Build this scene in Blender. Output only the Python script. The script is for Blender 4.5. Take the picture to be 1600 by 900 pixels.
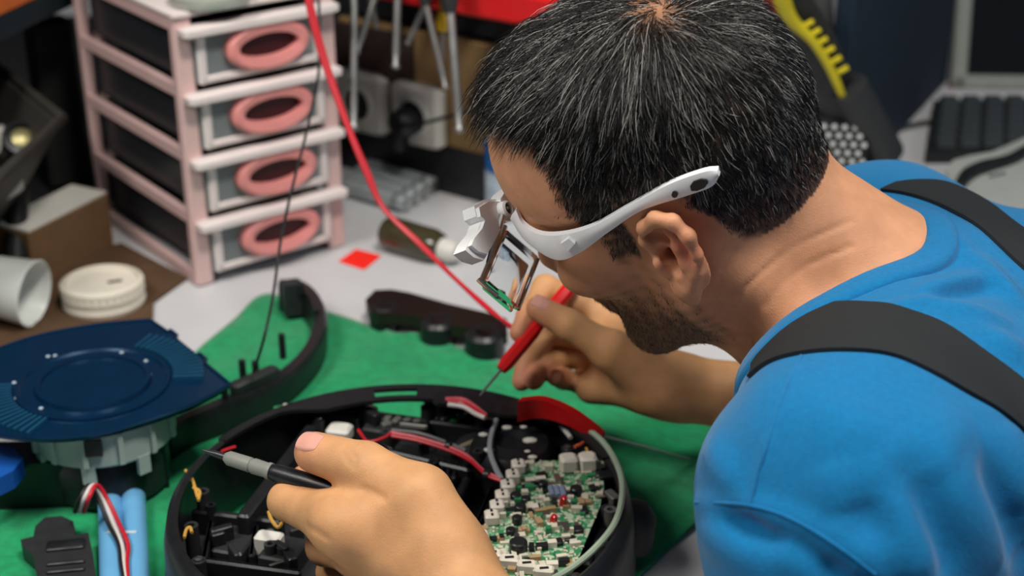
import bpy, bmesh, math, random
import numpy as np
from mathutils import Vector, Matrix
from mathutils.bvhtree import BVHTree

for _o in list(bpy.data.objects):
    bpy.data.objects.remove(_o, do_unlink=True)
SC = bpy.context.scene
COL = SC.collection
rng = np.random.default_rng(7)
random.seed(7)
V3 = lambda *a: np.array(a, float)

# ------------------------------------------------------------------ camera
PITCH = math.radians(25.0)
FPX = 2400.0
CAM = V3(0.0, 0.0, 0.67)
cs, sn = math.cos(PITCH), math.sin(PITCH)
cd = bpy.data.cameras.new('camera')
cam = bpy.data.objects.new('camera', cd)
COL.objects.link(cam)
cam.location = CAM
cam.rotation_euler = (math.pi / 2 - PITCH, 0, 0)
cd.sensor_width = 36.0
cd.lens = FPX / 1600.0 * 36.0
cd.clip_start = 0.02
cd.dof.use_dof = True
cd.dof.focus_distance = 0.955
cd.dof.aperture_fstop = 5.6
SC.camera = cam
SC.view_settings.view_transform = 'Standard'
SC.view_settings.look = 'None'
SC.view_settings.gamma = 1.0
SC.view_settings.use_curve_mapping = False
SC.view_settings.exposure = 0.0

# ------------------------------------------------------------------ world and lights
W = bpy.data.worlds.new('world')
SC.world = W
W.use_nodes = True
bg = W.node_tree.nodes['Background']
bg.inputs[0].default_value = (0.62, 0.70, 0.82, 1)
bg.inputs[1].default_value = 0.15


def area_light(name, loc, target, sx, sy, power, color):
    l = bpy.data.lights.new(name, 'AREA')
    l.shape = 'RECTANGLE'
    l.size, l.size_y = sx, sy
    l.energy = power
    l.color = color
    o = bpy.data.objects.new(name, l)
    COL.objects.link(o)
    o.location = loc
    o.rotation_euler = (Vector(target) - Vector(loc)).to_track_quat('-Z', 'Y').to_euler()
    return o


area_light('ceiling_lamp', (0.30, 0.60, 1.75), (0.05, 0.95, 0.1), 0.50, 0.25, 25.0, (1.0, 0.95, 0.86))
area_light('front_left_fill', (-0.80, 0.60, 1.25), (0.0, 1.0, 0.15), 0.40, 0.40, 11.5, (1.0, 0.96, 0.90))  # added fill from the front left for the face and right hand
area_light('right_side_light', (1.7, 0.3, 1.3), (0.35, 0.95, 0.2), 0.6, 0.6, 6.5, (0.82, 0.92, 1.0))  # cool area light from the right


# ------------------------------------------------------------------ projection helpers (layout in metres from the surveyed camera)
def ray(px, py):
    x = (px - 800.0) / FPX
    y = (450.0 - py) / FPX
    return V3(x, cs + sn * y, -sn + cs * y)


def atd(px, py, zc):
    return CAM + ray(px, py) * zc


def at(px, py, z=0.0):
    r = ray(px, py)
    return CAM + r * ((z - CAM[2]) / r[2])


def unit(v):
    v = np.asarray(v, float)
    return v / (np.linalg.norm(v) + 1e-12)


# ------------------------------------------------------------------ materials
MATS = {}


def mat(name, col, rough=0.5, metal=0.0, var=0.12, vscale=40.0, bump=0.0, bscale=200.0, spec=0.5,
        trans=0.0, alpha=1.0, emit=0.0, attr=None, sss=0.0, coat=0.0, sheen=0.0, ior=1.45):
    if name in MATS:
        return MATS[name]
    m = bpy.data.materials.new(name)
    m.use_nodes = True
    nt = m.node_tree
    b = nt.nodes['Principled BSDF']
    b.inputs['Roughness'].default_value = rough
    b.inputs['Metallic'].default_value = metal
    b.inputs['Specular IOR Level'].default_value = spec
    b.inputs['IOR'].default_value = ior
    b.inputs['Transmission Weight'].default_value = trans
    b.inputs['Alpha'].default_value = alpha
    b.inputs['Coat Weight'].default_value = coat
    b.inputs['Sheen Weight'].default_value = sheen
    if sss:
        b.inputs['Subsurface Weight'].default_value = sss
        b.inputs['Subsurface Radius'].default_value = (1.0, 0.35, 0.18)
        b.inputs['Subsurface Scale'].default_value = 0.004
    tc = nt.nodes.new('ShaderNodeTexCoord')
    nz = nt.nodes.new('ShaderNodeTexNoise')
    nz.inputs['Scale'].default_value = vscale
    nz.inputs['Detail'].default_value = 5
    nt.links.new(tc.outputs['Object'], nz.inputs['Vector'])
    mr = nt.nodes.new('ShaderNodeMapRange')
    mr.inputs['From Min'].default_value = 0.25
    mr.inputs['From Max'].default_value = 0.75
    mr.inputs['To Min'].default_value = 1 - var
    mr.inputs['To Max'].default_value = 1 + var
    nt.links.new(nz.outputs['Fac'], mr.inputs['Value'])
    mx = nt.nodes.new('ShaderNodeVectorMath')
    mx.operation = 'SCALE'
    if attr:
        at_ = nt.nodes.new('ShaderNodeAttribute')
        at_.attribute_name = attr
        nt.links.new(at_.outputs['Color'], mx.inputs[0])
    else:
        mx.inputs[0].default_value = col[:3]
    nt.links.new(mr.outputs[0], mx.inputs['Scale'])
    nt.links.new(mx.outputs[0], b.inputs['Base Color'])
    if bump:
        n2 = nt.nodes.new('ShaderNodeTexNoise')
        n2.inputs['Scale'].default_value = bscale
        n2.inputs['Detail'].default_value = 4
        nt.links.new(tc.outputs['Object'], n2.inputs['Vector'])
        bp = nt.nodes.new('ShaderNodeBump')
        bp.inputs['Strength'].default_value = bump
        bp.inputs['Distance'].default_value = 0.002
        nt.links.new(n2.outputs['Fac'], bp.inputs['Height'])
        nt.links.new(bp.outputs[0], b.inputs['Normal'])
    if emit:
        b.inputs['Emission Color'].default_value = (*col[:3], 1)
        b.inputs['Emission Strength'].default_value = emit
    MATS[name] = m
    return m


def srgb(r, g, b):
    f = lambda c: (c / 255 / 12.92) if c / 255 <= 0.04045 else ((c / 255 + 0.055) / 1.055) ** 2.4
    return (f(r), f(g), f(b))


# ------------------------------------------------------------------ mesh helpers
ORG = {}


def link(o, parent=None):
    COL.objects.link(o)
    if parent is not None:
        o.parent = parent
        ORG[o] = ORG[parent]
    return o


def thing(name, label, cat, loc, group=None):
    o = bpy.data.objects.new(name, None)
    o.empty_display_size = 0.02
    o.location = loc
    COL.objects.link(o)
    ORG[o] = np.asarray(loc, float)
    return tag(o, label, cat, group)


def tag(o, label, cat, group=None):
    o['label'] = label
    o['category'] = cat
    if group:
        o['group'] = group
    return o


def np_mesh(name, v, f, m, parent=None, smooth=True, angle=None, cols=None):
    """v (n,3) world coordinates, f (k,3|4) or list of faces"""
    v = np.asarray(v, float)
    off = ORG[parent] if parent is not None else v.mean(0) * 0
    me = bpy.data.meshes.new(name)
    if isinstance(f, np.ndarray):
        n, k = f.shape
        me.vertices.add(len(v))
        me.vertices.foreach_set('co', (v - off).astype(np.float32).ravel())
        me.loops.add(n * k)
        me.loops.foreach_set('vertex_index', f.astype(np.int32).ravel())
        me.polygons.add(n)
        me.polygons.foreach_set('loop_start', np.arange(0, n * k, k, dtype=np.int32))
        me.update(calc_edges=True)
        me.validate()
    else:
        me.from_pydata((v - off).tolist(), [], f)
    if cols is not None:
        ca = me.color_attributes.new('Col', 'FLOAT_COLOR', 'POINT')
        c4 = np.ones((len(v), 4), np.float32)
        c4[:, :3] = cols
        ca.data.foreach_set('color', c4.ravel())
    me.polygons.foreach_set('use_smooth', np.full(len(me.polygons), bool(smooth or angle)))
    if angle:
        me.set_sharp_from_angle(angle=math.radians(angle))
    me.materials.append(m)
    o = bpy.data.objects.new(name, me)
    return link(o, parent)


class MB:
    """collects shapes given in a frame M and links them as one mesh"""

    def __init__(s, M=None):
        s.v, s.f = [], []
        s.M = M

    def add(s, v, f):
        v = np.asarray(v, float)
        if s.M is not None:
            v = v @ s.M[:3, :3].T + s.M[:3, 3]
        n = len(s.v)
        s.v.extend(v.tolist())
        s.f.extend([tuple(i + n for i in q) for q in f])
        return s

    def box(s, c, size, R=None, taper=1.0, bev=0.0):
        c, h = np.asarray(c, float), np.asarray(size, float) / 2
        if bev <= 0:
            v = [(x * (taper if z > 0 else 1), y * (taper if z > 0 else 1), z) for z in (-1, 1) for y in (-1, 1) for x in (-1, 1)]
            f = [(0, 2, 3, 1), (4, 5, 7, 6), (0, 1, 5, 4), (2, 6, 7, 3), (0, 4, 6, 2), (1, 3, 7, 5)]
            v = np.array(v) * h
        else:
            b = np.minimum(bev, h * 0.49)
            lv = []
            for z, ins in ((-h[2], b[0]), (-h[2] + b[2], 0), (h[2] - b[2], 0), (h[2], b[0])):
                x, y = h[0] - ins, h[1] - ins
                cx = min(b[0], x * .9)
                lv.append([(x, -y + cx, z), (x, y - cx, z), (x - cx, y, z), (-x + cx, y, z), (-x, y - cx, z), (-x, -y + cx, z), (-x + cx, -y, z), (x - cx, -y, z)])
            v = np.array(lv).reshape(-1, 3)
            f = [tuple(range(7, -1, -1)), tuple(range(24, 32))]
            for l in range(3):
                for i in range(8):
                    j = (i + 1) % 8
                    f.append((l * 8 + i, l * 8 + j, l * 8 + 8 + j, l * 8 + 8 + i))
        if R is not None:
            v = v @ np.asarray(R).T
        return s.add(v + c, f)

    def lathe(s, prof, c=(0, 0, 0), axis=(0, 0, 1), n=24, closed=False, caps=True):
        a = unit(axis)
        x = unit(np.cross(a, V3(0, 1, 0) if abs(a[1]) < .9 else V3(1, 0, 0)))
        y = np.cross(a, x)
        v, f = [], []
        for (r, z) in prof:
            for i in range(n):
                t = 2 * math.pi * i / n
                v.append(np.asarray(c) + a * z + (x * math.cos(t) + y * math.sin(t)) * r)
        k = len(prof)
        for l in range(k if closed else k - 1):
            m = (l + 1) % k
            for i in range(n):
                j = (i + 1) % n
                f.append((l * n + i, l * n + j, m * n + j, m * n + i))
        if caps and not closed:
            f.append(tuple(range(n - 1, -1, -1)))
            f.append(tuple(range((k - 1) * n, k * n)))
        return s.add(v, f)

    def cyl(s, a, b, r, r2=None, n=16):
        a, b = np.asarray(a, float), np.asarray(b, float)
        L = np.linalg.norm(b - a)
        return s.lathe([(r, 0), (r if r2 is None else r2, L)], a, b - a, n)

    def tube(s, pts, r, n=8, sub=6, closed=False):
        P = spline(pts, sub, closed) if sub > 1 else np.asarray(pts, float)
        k = len(P)
        R = np.interp(np.linspace(0, 1, k), np.linspace(0, 1, len(r)), r) if hasattr(r, '__len__') else np.full(k, r)
        T = np.gradient(P, axis=0)
        if closed:
            T = np.roll(P, -1, 0) - np.roll(P, 1, 0)
        T /= np.linalg.norm(T, axis=1)[:, None] + 1e-12
        nrm = unit(np.cross(T[0], V3(0.31, 0.2, 0.93) if abs(T[0][2]) < .9 else V3(1, 0.1, 0)))
        v, f = [], []
        for i in range(k):
            nrm = unit(nrm - T[i] * np.dot(nrm, T[i]))
            bn = np.cross(T[i], nrm)
            for j in range(n):
                t = 2 * math.pi * j / n
                v.append(P[i] + (nrm * math.cos(t) + bn * math.sin(t)) * R[i])
        for i in range(k if closed else k - 1):
            m = (i + 1) % k
            for j in range(n):
                q = (j + 1) % n
                f.append((i * n + j, i * n + q, m * n + q, m * n + j))
        if not closed:
            f.append(tuple(range(n - 1, -1, -1)))
            f.append(tuple(range((k - 1) * n, k * n)))
        return s.add(v, f)

    def prism(s, poly, h, n=None, inset=0.0):
        """poly: (k,3) planar outline; extruded by vector h"""
        p = np.asarray(poly, float)
        if p.shape[1] == 2:
            p = np.c_[p, np.zeros(len(p))]
        h = np.asarray(h, float) if hasattr(h, '__len__') else V3(0, 0, h)
        k = len(p)
        nn = np.cross(p[1] - p[0], p[2] - p[1])
        area = sum(np.cross(p[i] - p[0], p[(i + 1) % k] - p[0]) for i in range(k))
        if np.dot(area, h) < 0:
            p = p[::-1]
        f = [tuple(range(k - 1, -1, -1)), tuple(range(k, 2 * k))]
        for i in range(k):
            j = (i + 1) % k
            f.append((i, j, k + j, k + i))
        return s.add(np.r_[p, p + h], f)

    def sph(s, c, r, n=12, squash=(1, 1, 1), R=None):
        v, f = [], []
        m = max(4, n // 2)
        for i in range(m + 1):
            t = math.pi * i / m
            for j in range(n):
                q = 2 * math.pi * j / n
                v.append((math.sin(t) * math.cos(q), math.sin(t) * math.sin(q), math.cos(t)))
        v = np.array(v) * r * np.asarray(squash)
        if R is not None:
            v = v @ np.asarray(R).T
        for i in range(m):
            for j in range(n):
                q = (j + 1) % n
                f.append((i * n + j, (i + 1) * n + j, (i + 1) * n + q, i * n + q))
        return s.add(v + np.asarray(c, float), f)

    def build(s, name, m, parent=None, angle=38, smooth=True):
        o = np_mesh(name, np.array(s.v), s.f, m, parent, smooth=smooth, angle=angle)
        return o


def spline(pts, sub=6, closed=False):
    P = np.asarray(pts, float)
    n = len(P)
    if n < 3 and not closed:
        return np.array([P[0] + (P[-1] - P[0]) * t for t in np.linspace(0, 1, sub + 1)])
    out = []
    for i in range(n if closed else n - 1):
        p1, p2 = P[i], P[(i + 1) % n]
        p0 = P[i - 1] if (i > 0 or closed) else 2 * p1 - p2
        p3 = P[(i + 2) % n] if (i + 2 < n or closed) else 2 * p2 - p1
        for t in np.linspace(0, 1, sub, endpoint=False):
            out.append(.5 * (2 * p1 + (p2 - p0) * t + (2 * p0 - 5 * p1 + 4 * p2 - p3) * t * t + (3 * p1 - p0 - 3 * p2 + p3) * t ** 3))
    if not closed:
        out.append(P[-1])
    return np.array(out)


def frame(o, x, z=(0, 0, 1)):
    """4x4 with local x along x, z near z"""
    x = unit(x)
    z = np.asarray(z, float)
    y = unit(np.cross(z, x))
    z = np.cross(x, y)
    M = np.eye(4)
    M[:3, 0], M[:3, 1], M[:3, 2], M[:3, 3] = x, y, z, o
    return M


def xf(M, p):
    return M[:3, :3] @ np.asarray(p, float) + M[:3, 3]


# ------------------------------------------------------------------ signed distance modelling for the person
class Blk:
    c = None
    r = 1e9
    m = .045


def smin(a, b, k):
    if isinstance(a, float):
        return b
    if isinstance(b, float):
        return a
    if k <= 0:
        return np.minimum(a, b)
    h = np.clip(.5 + .5 * (b - a) / k, 0, 1)
    return b + (a - b) * h - k * h * (1 - h)


def ssub(a, b, k):
    """a minus b"""
    if isinstance(a, float) or isinstance(b, float):
        return a
    return -smin(-a, b, k)


def far(c, R):
    if Blk.c is None:
        return False
    e = Blk.c - c
    return math.sqrt(e[0] * e[0] + e[1] * e[1] + e[2] * e[2]) - R > Blk.r + Blk.m


def cap(P, a, b, ra, rb):
    m = (a + b) / 2
    ab = b - a
    if far(m, np.linalg.norm(ab) / 2 + max(ra, rb)):
        return 1.0
    pa = P - a
    t = np.clip(pa @ ab / (ab @ ab + 1e-12), 0, 1)
    d = pa - t[:, None] * ab
    return np.sqrt(np.einsum('ij,ij->i', d, d)) - (ra + (rb - ra) * t)


def ell(P, c, r, R=None):
    r = np.asarray(r, float)
    if far(c, r.max()):
        return 1.0
    q = P - c
    if R is not None:
        q = q @ R
    k0 = np.sqrt((((q / r)) ** 2).sum(1))
    k1 = np.sqrt(((q / (r * r)) ** 2).sum(1)) + 1e-9
    return k0 * (k0 - 1) / k1


def arr(d, P):
    return np.full(len(P), 1.0) if isinstance(d, float) else d


def sdf_mesh(field, lo, hi, h, nb=12):
    lo, hi = np.asarray(lo, float), np.asarray(hi, float)
    B = np.ceil((hi - lo) / (h * nb)).astype(int)
    N = B * nb + 4
    g = np.stack(np.meshgrid(*[np.arange(k) for k in B], indexing='ij'), -1).reshape(-1, 3)
    cen = lo + (g + .5) * nb * h
    half = nb * h * math.sqrt(3) / 2
    Blk.c, Blk.r = None, 1e9
    d0 = np.concatenate([arr(field(cc), cc) for cc in np.array_split(cen, max(1, len(cen) // 20000))])
    act = g[np.abs(d0) < half * 1.35 + 0.006]
    s = np.arange(nb + 1)
    loc = np.stack(np.meshgrid(s, s, s, indexing='ij'), -1).reshape(-1, 3)
    n1 = nb + 1
    VK, VP, Q = [], [], []
    corners = [(i, j, k) for i in (0, 1) for j in (0, 1) for k in (0, 1)]
    edges = [(a, b) for a in range(8) for b in range(a + 1, 8) if sum(abs(x - y) for x, y in zip(corners[a], corners[b])) == 1]
    cc = np.array(corners, float)
    key = lambda q: (q[:, 0] * N[1] + q[:, 1]) * N[2] + q[:, 2]
    for b in act:
        o = b * nb
        P = lo + (o + loc) * h
        Blk.c, Blk.r = lo + (o + nb / 2) * h, half
        D = field(P)
        if isinstance(D, float):
            continue
        D = D.reshape(n1, n1, n1)
        ins = D < 0
        if ins.all() or not ins.any():
            continue
        C = np.stack([D[i:i + nb, j:j + nb, k:k + nb] for i, j, k in corners], -1)
        I = C < 0
        sm = I.sum(-1)
        cell = np.argwhere((sm > 0) & (sm < 8))
        Cv = C[cell[:, 0], cell[:, 1], cell[:, 2]]
        Iv = Cv < 0
        acc = np.zeros((len(cell), 3))
        cnt = np.zeros(len(cell))
        for a, e in edges:
            x = Iv[:, a] != Iv[:, e]
            da, db = Cv[:, a], Cv[:, e]
            t = np.where(x, da / np.where(x, da - db, 1), 0)
            acc += x[:, None] * (cc[a] + t[:, None] * (cc[e] - cc[a]))
            cnt += x
        VK.append(key(cell + o))
        VP.append(lo + (cell + o + acc / cnt[:, None]) * h)
        for ax in range(3):
            u, w = (ax + 1) % 3, (ax + 2) % 3
            sl = [slice(0, nb)] * 3
            s0, s1 = list(sl), list(sl)
            s1[ax] = slice(1, nb + 1)
            A, E = ins[tuple(s0)], ins[tuple(s1)]
            x = np.argwhere(A != E)
            if not len(x):
                continue
            flip = ~A[x[:, 0], x[:, 1], x[:, 2]]
            q = x + o
            eu, ew = np.eye(3, dtype=int)[u], np.eye(3, dtype=int)[w]
            k4 = np.stack([key(q - eu - ew), key(q - ew), key(q), key(q - eu)], 1)
            k4[flip] = k4[flip][:, ::-1]
            Q.append(k4)
    Blk.c, Blk.r = None, 1e9
    VK, VP, Q = np.concatenate(VK), np.concatenate(VP), np.concatenate(Q)
    uk, ix = np.unique(VK, return_index=True)
    vp = VP[ix]
    qi = np.searchsorted(uk, Q)
    qi = np.minimum(qi, len(uk) - 1)
    ok = (uk[qi] == Q).all(1)
    return vp, qi[ok]


def trace(field, px, py, t0=0.5, t1=2.5):
    """distance along the pixel's ray to a field's surface"""
    r = ray(px, py)
    n = np.linalg.norm(r)
    r = r / n
    t = t0
    Blk.c = None
    for _ in range(120):
        p = CAM + r * t
        d = float(arr(field(p[None]), p[None])[0])
        if d < 0.0004:
            return p
        t += max(d * .7, .0004)
        if t > t1:
            return None
    return CAM + r * t


def vnormals(v, f):
    n = np.zeros_like(v)
    a = np.cross(v[f[:, 2]] - v[f[:, 0]], v[f[:, 3]] - v[f[:, 1]])
    for i in range(4):
        np.add.at(n, f[:, i], a)
    return n / (np.linalg.norm(n, axis=1)[:, None] + 1e-12)


def sstep(x, a, b):
    t = np.clip((x - a) / (b - a), 0, 1)
    return t * t * (3 - 2 * t)

# ------------------------------------------------------------------ the setting
M_TABLE = mat('white_laminate', srgb(205, 205, 208), 0.42, var=0.05, vscale=14, bump=0.03, bscale=500)
M_FLOOR = mat('grey_floor', srgb(80, 78, 76), 0.6, var=0.2)
M_WALL = mat('navy_wall', srgb(22, 30, 40), 0.8, var=0.2, vscale=6)


def structure(o):
    o['kind'] = 'structure'
    return o


structure(MB().box((0.2, 1.2, -0.76), (6, 6, 0.02)).build('floor', M_FLOOR))
structure(MB().box((0.2, 2.95, 0.5), (6, 0.06, 2.6)).build('wall_back', M_WALL))
structure(MB().box((-1.6, 1.2, 0.5), (0.06, 5.0, 2.6)).build('wall_left', M_WALL))
# the desk: an L of white laminate
desk = thing('work_desk', 'white laminate L-shaped work desk carrying the whole repair bench', 'desk', (-0.4, 1.4, -0.75))
top = [(-1.3, 0.45), (0.30, 0.45), (0.34, 1.42), (1.3, 1.42), (1.3, 2.75), (-1.3, 2.75)]
MB().prism([(x, y, -0.028) for x, y in top], 0.028).build('desk_top', M_TABLE, desk)
for x, y in ((-1.2, 0.55), (0.24, 0.55), (-1.2, 2.65), (1.2, 2.65), (1.2, 1.52)):
    MB().box((x, y, -0.389), (0.05, 0.05, 0.72)).build('leg', mat('dark_steel', (0.05, 0.05, 0.055), 0.4, 0.6), desk)

# ------------------------------------------------------------------ the man: skeleton
YAW, HP, ROLL = math.radians(25), math.radians(29), math.radians(-19)
Fv = V3(-math.cos(HP) * math.cos(YAW), math.cos(HP) * math.sin(YAW), -math.sin(HP))
Lv = V3(-math.sin(YAW), -math.cos(YAW), 0)
Uv = np.cross(Fv, Lv)
Lv, Uv = Lv * math.cos(ROLL) + Uv * math.sin(ROLL), Uv * math.cos(ROLL) - Lv * math.sin(ROLL)
EAR = atd(1036, 388, 0.945)
HO = EAR - Lv * 0.074
H3 = np.stack([Fv, Lv, Uv], 1)
HM = np.eye(4)
HM[:3, :3], HM[:3, 3] = H3, HO
hp = lambda *p: HO + H3 @ np.asarray(p, float)
to_head = lambda P: (P - HO) @ H3

SHL, SHR = V3(0.180, 0.710, 0.210), V3(0.275, 1.068, 0.190)
ELL, ELR = V3(0.15, 0.555, 0.06), V3(0.37, 1.05, 0.055)
NB = V3(0.268, 0.908, 0.205)          # base of the neck
WL, WR = atd(698, 912, 0.925), atd(1035, 602, 1.2)


# ------------------------------------------------------------------ head and neck
EARF = {}
for s in (-1, 1):
    al = math.radians(16)
    ex_ = H3 @ np.array([-math.cos(al), s * math.sin(al), 0])
    ez_ = H3 @ unit([-.22, 0, .975])
    en_ = unit(np.cross(ex_, ez_)) * (1 if np.cross(ex_, ez_) @ (Lv * s) > 0 else -1)
    e0_ = hp(.005, s * .0745, -.003)
    EARF[s] = (e0_, ex_, ez_, en_, np.stack([ex_, ez_, en_], 1))


def ear_field(P, d, s):
    e0, ex, ez, en, R = EARF[s]
    if far(e0 + ex * .015, .045):
        return d
    q = lambda u, w, n=0: e0 + ex * u + ez * w + en * n
    e = ell(P, q(.014, .0, .000), (.0185, .029, .0045), R)
    hx = [(.0, .002, .001), (-.002, .015, .004), (.003, .026, .006), (.014, .0315, .0065), (.026, .0275, .0065), (.033, .015, .0065), (.0325, .0, .006), (.027, -.014, .005), (.019, -.025, .004)]
    rr = [.003, .0036, .0042, .0043, .0043, .0043, .0041, .0040, .0055]
    for i in range(len(hx) - 1):
        e = smin(e, cap(P, q(*hx[i]), q(*hx[i + 1]), rr[i], rr[i + 1]), .0045)
    ah = [(.018, .018, .0035), (.0225, .008, .0045), (.0215, -.005, .0045), (.015, -.0145, .0045)]
    for i in range(3):
        e = smin(e, cap(P, q(*ah[i]), q(*ah[i + 1]), .0032, .0032), .0065)
    e = smin(e, ell(P, q(.012, -.029, .003), (.0085, .011, .005), R), .006)
    d = smin(d, e, .005)
    d = ssub(d, ell(P, q(.0115, -.002, .005), (.0070, .0105, .0080), R), .003)
    d = ssub(d, ell(P, q(.0095, .0165, .005), (.0085, .0050, .0065), R), .003)
    d = ssub(d, ell(P, q(.0280, .005, .0088), (.0024, .012, .0036), R), .004)
    d = smin(d, cap(P, q(.0035, -.011, .002), q(.003, -.002, .006), .0050, .0040), .003)
    d = ssub(d, cap(P, q(.0085, -.001, .003), q(.0065, -.003, -.012), .0040, .0035), .002)
    return d


HPR = []          # (kind, a, b, ra, rb, k, op)


def _E(c, r, k, op=1):
    HPR.append(('e', hp(*c), np.asarray(r, float), None, None, k, op))


def _C(a, b, ra, rb, k, op=1, world=False):
    HPR.append(('c', a if world else hp(*a), b if world else hp(*b), ra, rb, k, op))


_E((0.000, 0, .050), (.096, .0745, .080), 0)
_E((-.040, 0, .030), (.058, .066, .066), .03)
_E((.045, 0, .052), (.056, .063, .062), .03)
NSK = len(HPR)
_E((.040, 0, -.020), (.052, .058, .068), .03)
_E((.048, 0, -.065), (.043, .042, .040), .025)
for s in (-1, 1):
    _C((.008, s * .051, -.050), (.070, s * .020, -.093), .021, .017, .025)
    _C((.006, s * .058, -.015), (.008, s * .052, -.055), .016, .016, .02)
    _E((.066, s * .044, -.014), (.028, .020, .020), .02)
    _C((.094, s * .012, .030), (.080, s * .046, .028), .0105, .010, .014)
    _E((.100, s * .033, .011), (.016, .018, .012), .012, -1)
    _E((.084, s * .033, .011), (.0125, .015, .0125), .004)
    _E((.104, s * .012, -.026), (.012, .008, .008), .008)
_E((.078, 0, -.096), (.021, .026, .019), .018)
_C((.096, 0, .022), (.118, 0, -.020), .008, .0115, .012)
_C((.095, -.015, -.053), (.095, .015, -.053), .008, .008, .01)
_C((.092, -.013, -.065), (.092, .013, -.065), .008, .008, .008)
_C((.106, -.02, -.059), (.106, .02, -.059), .002, .002, .003, -1)
_C(hp(-.024, 0, -.022), NB + V3(.02, .0, .0), .050, .062, .035, 1, True)      # neck
_C(hp(.005, 0, -.055), NB + V3(-.035, .01, -.03), .045, .052, .03, 1, True)
_C(hp(-.02, .045, -.015), NB + V3(-.045, -.045, -.015), .018, .020, .022, 1, True)


def head_field(P, n=None):
    if far(HO + (NB - HO) * .3, .26):
        return 1.0
    d = 1.0
    for kind, a, b, ra, rb, k, op in HPR[:n]:
        e = ell(P, a, b, H3) if kind == 'e' else cap(P, a, b, ra, rb)
        d = smin(d, e, k) if op > 0 else ssub(d, e, k)
    if n is None:
        for s in (-1, 1):
            d = ear_field(P, d, s)
    return d


def torso_field(P, g=0.0):
    """g: how far the cloth stands off the body"""
    if far(V3(.37, .88, .02), .40):
        return 1.0
    Blk.m = .075
    K = lambda a, b, ra, rb=None: cap(P, V3(*a), V3(*b), ra + g, (ra if rb is None else rb) + g)
    d = cap(P, SHL, SHR, .062 + g, .062 + g)
    d = smin(d, cap(P, SHL + V3(.02, .01, .0), NB + V3(.02, -.02, -.012), .058 + g, .062 + g), .05)
    d = smin(d, cap(P, SHR + V3(.02, -.01, .0), NB + V3(.02, .02, -.012), .058 + g, .062 + g), .05)
    d = smin(d, K((.275, .79, .175), (.375, .99, .165), .078, .078), .06)
    d = smin(d, K((.27, .80, .11), (.35, 1.02, .12), .085), .06)
    d = smin(d, K((.37, .755, .125), (.47, .985, .135), .105), .08)
    d = smin(d, K((.46, .745, -.02), (.54, .93, -.02), .125), .08)
    d = smin(d, K((.53, .73, -.20), (.59, .88, -.20), .13), .08)
    Blk.m = .045
    return d


def neck_muscle(P, g=0.0):
    Blk.m = .06
    d = cap(P, NB + V3(.015, 0, .01), SHL + V3(.03, .04, .02), .050 + g, .045 + g)
    d = smin(d, cap(P, NB + V3(.015, 0, .01), SHR + V3(.02, -.05, .015), .050 + g, .045 + g), .04)
    Blk.m = .045
    return d


# ------------------------------------------------------------------ arms and hands
def chain(P, pts, rr, k=.004):
    d = 1.0
    for i in range(len(pts) - 1):
        d = smin(d, cap(P, pts[i], pts[i + 1], rr[i], rr[i + 1]), k)
    return d


def J(*a):
    return [atd(*p) for p in a]


LH = dict(
    thumb=(J((718, 868, .925), (660, 776, .935), (570, 730, .952), (492, 707, .972)), (.0185, .0168, .0156, .0132)),
    index=(J((545, 822, .947), (449, 783, .984), (462, 760, 1.020), (476, 744, 1.035)), (.0170, .0122, .0098, .0082)),
    middle=(J((560, 862, .965), (508, 854, 1.000), (535, 805, 1.030), (560, 780, 1.04)), (.0145, .0122, .0098, .0082)),
    ring=(J((585, 900, .982), (520, 894, 1.022), (555, 848, 1.045), (585, 820, 1.045)), (.0125, .0106, .0092, .008)),
    pinky=(J((622, 935, .998), (560, 932, 1.037), (590, 895, 1.055), (615, 868, 1.055)), (.0115, .0095, .0085, .007)))
RH = dict(
    thumb=(J((1012, 585, 1.19), (955, 548, 1.180), (890, 508, 1.176), (842, 482, 1.178)), (.016, .0135, .0118, .0100)),
    index=(J((948, 496, 1.228), (852, 450, 1.222), (826, 492, 1.200), (811, 520, 1.192)), (.0125, .0105, .0090, .0075)),
    middle=(J((955, 530, 1.245), (860, 518, 1.250), (824, 562, 1.230), (815, 596, 1.222)), (.0125, .0105, .0092, .0078)),
    ring=(J((968, 566, 1.252), (885, 556, 1.262), (850, 570, 1.238), (834, 594, 1.212)), (.012, .0102, .0092, .008)),
    pinky=(J((980, 598, 1.248), (908, 598, 1.255), (880, 592, 1.238), (868, 590, 1.220)), (.011, .009, .0082, .007)))


def hand(P, Hd, wrist, extra):
    c0 = (wrist + Hd['middle'][0][0]) / 2
    if far(c0, .20):
        return 1.0
    palm = 1.0
    for n, r0 in (('index', .0165), ('middle', .017), ('ring', .0165), ('pinky', .015)):
        palm = smin(palm, cap(P, wrist, Hd[n][0][0], .019, r0 - .003), .012)
    th = Hd['thumb']
    palm = smin(palm, cap(P, wrist * .6 + th[0][0] * .4, th[0][1], .0195, .0145), .016)
    for a, b, ra, rb in extra:
        palm = smin(palm, cap(P, a, b, ra, rb), .014)
    d = palm
    for n in ('thumb', 'index', 'middle', 'ring', 'pinky'):
        f = chain(P, Hd[n][0], Hd[n][1])
        d2 = smin(palm, f, .010)
        d = smin(d, d2, .0012)
    return d


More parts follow.
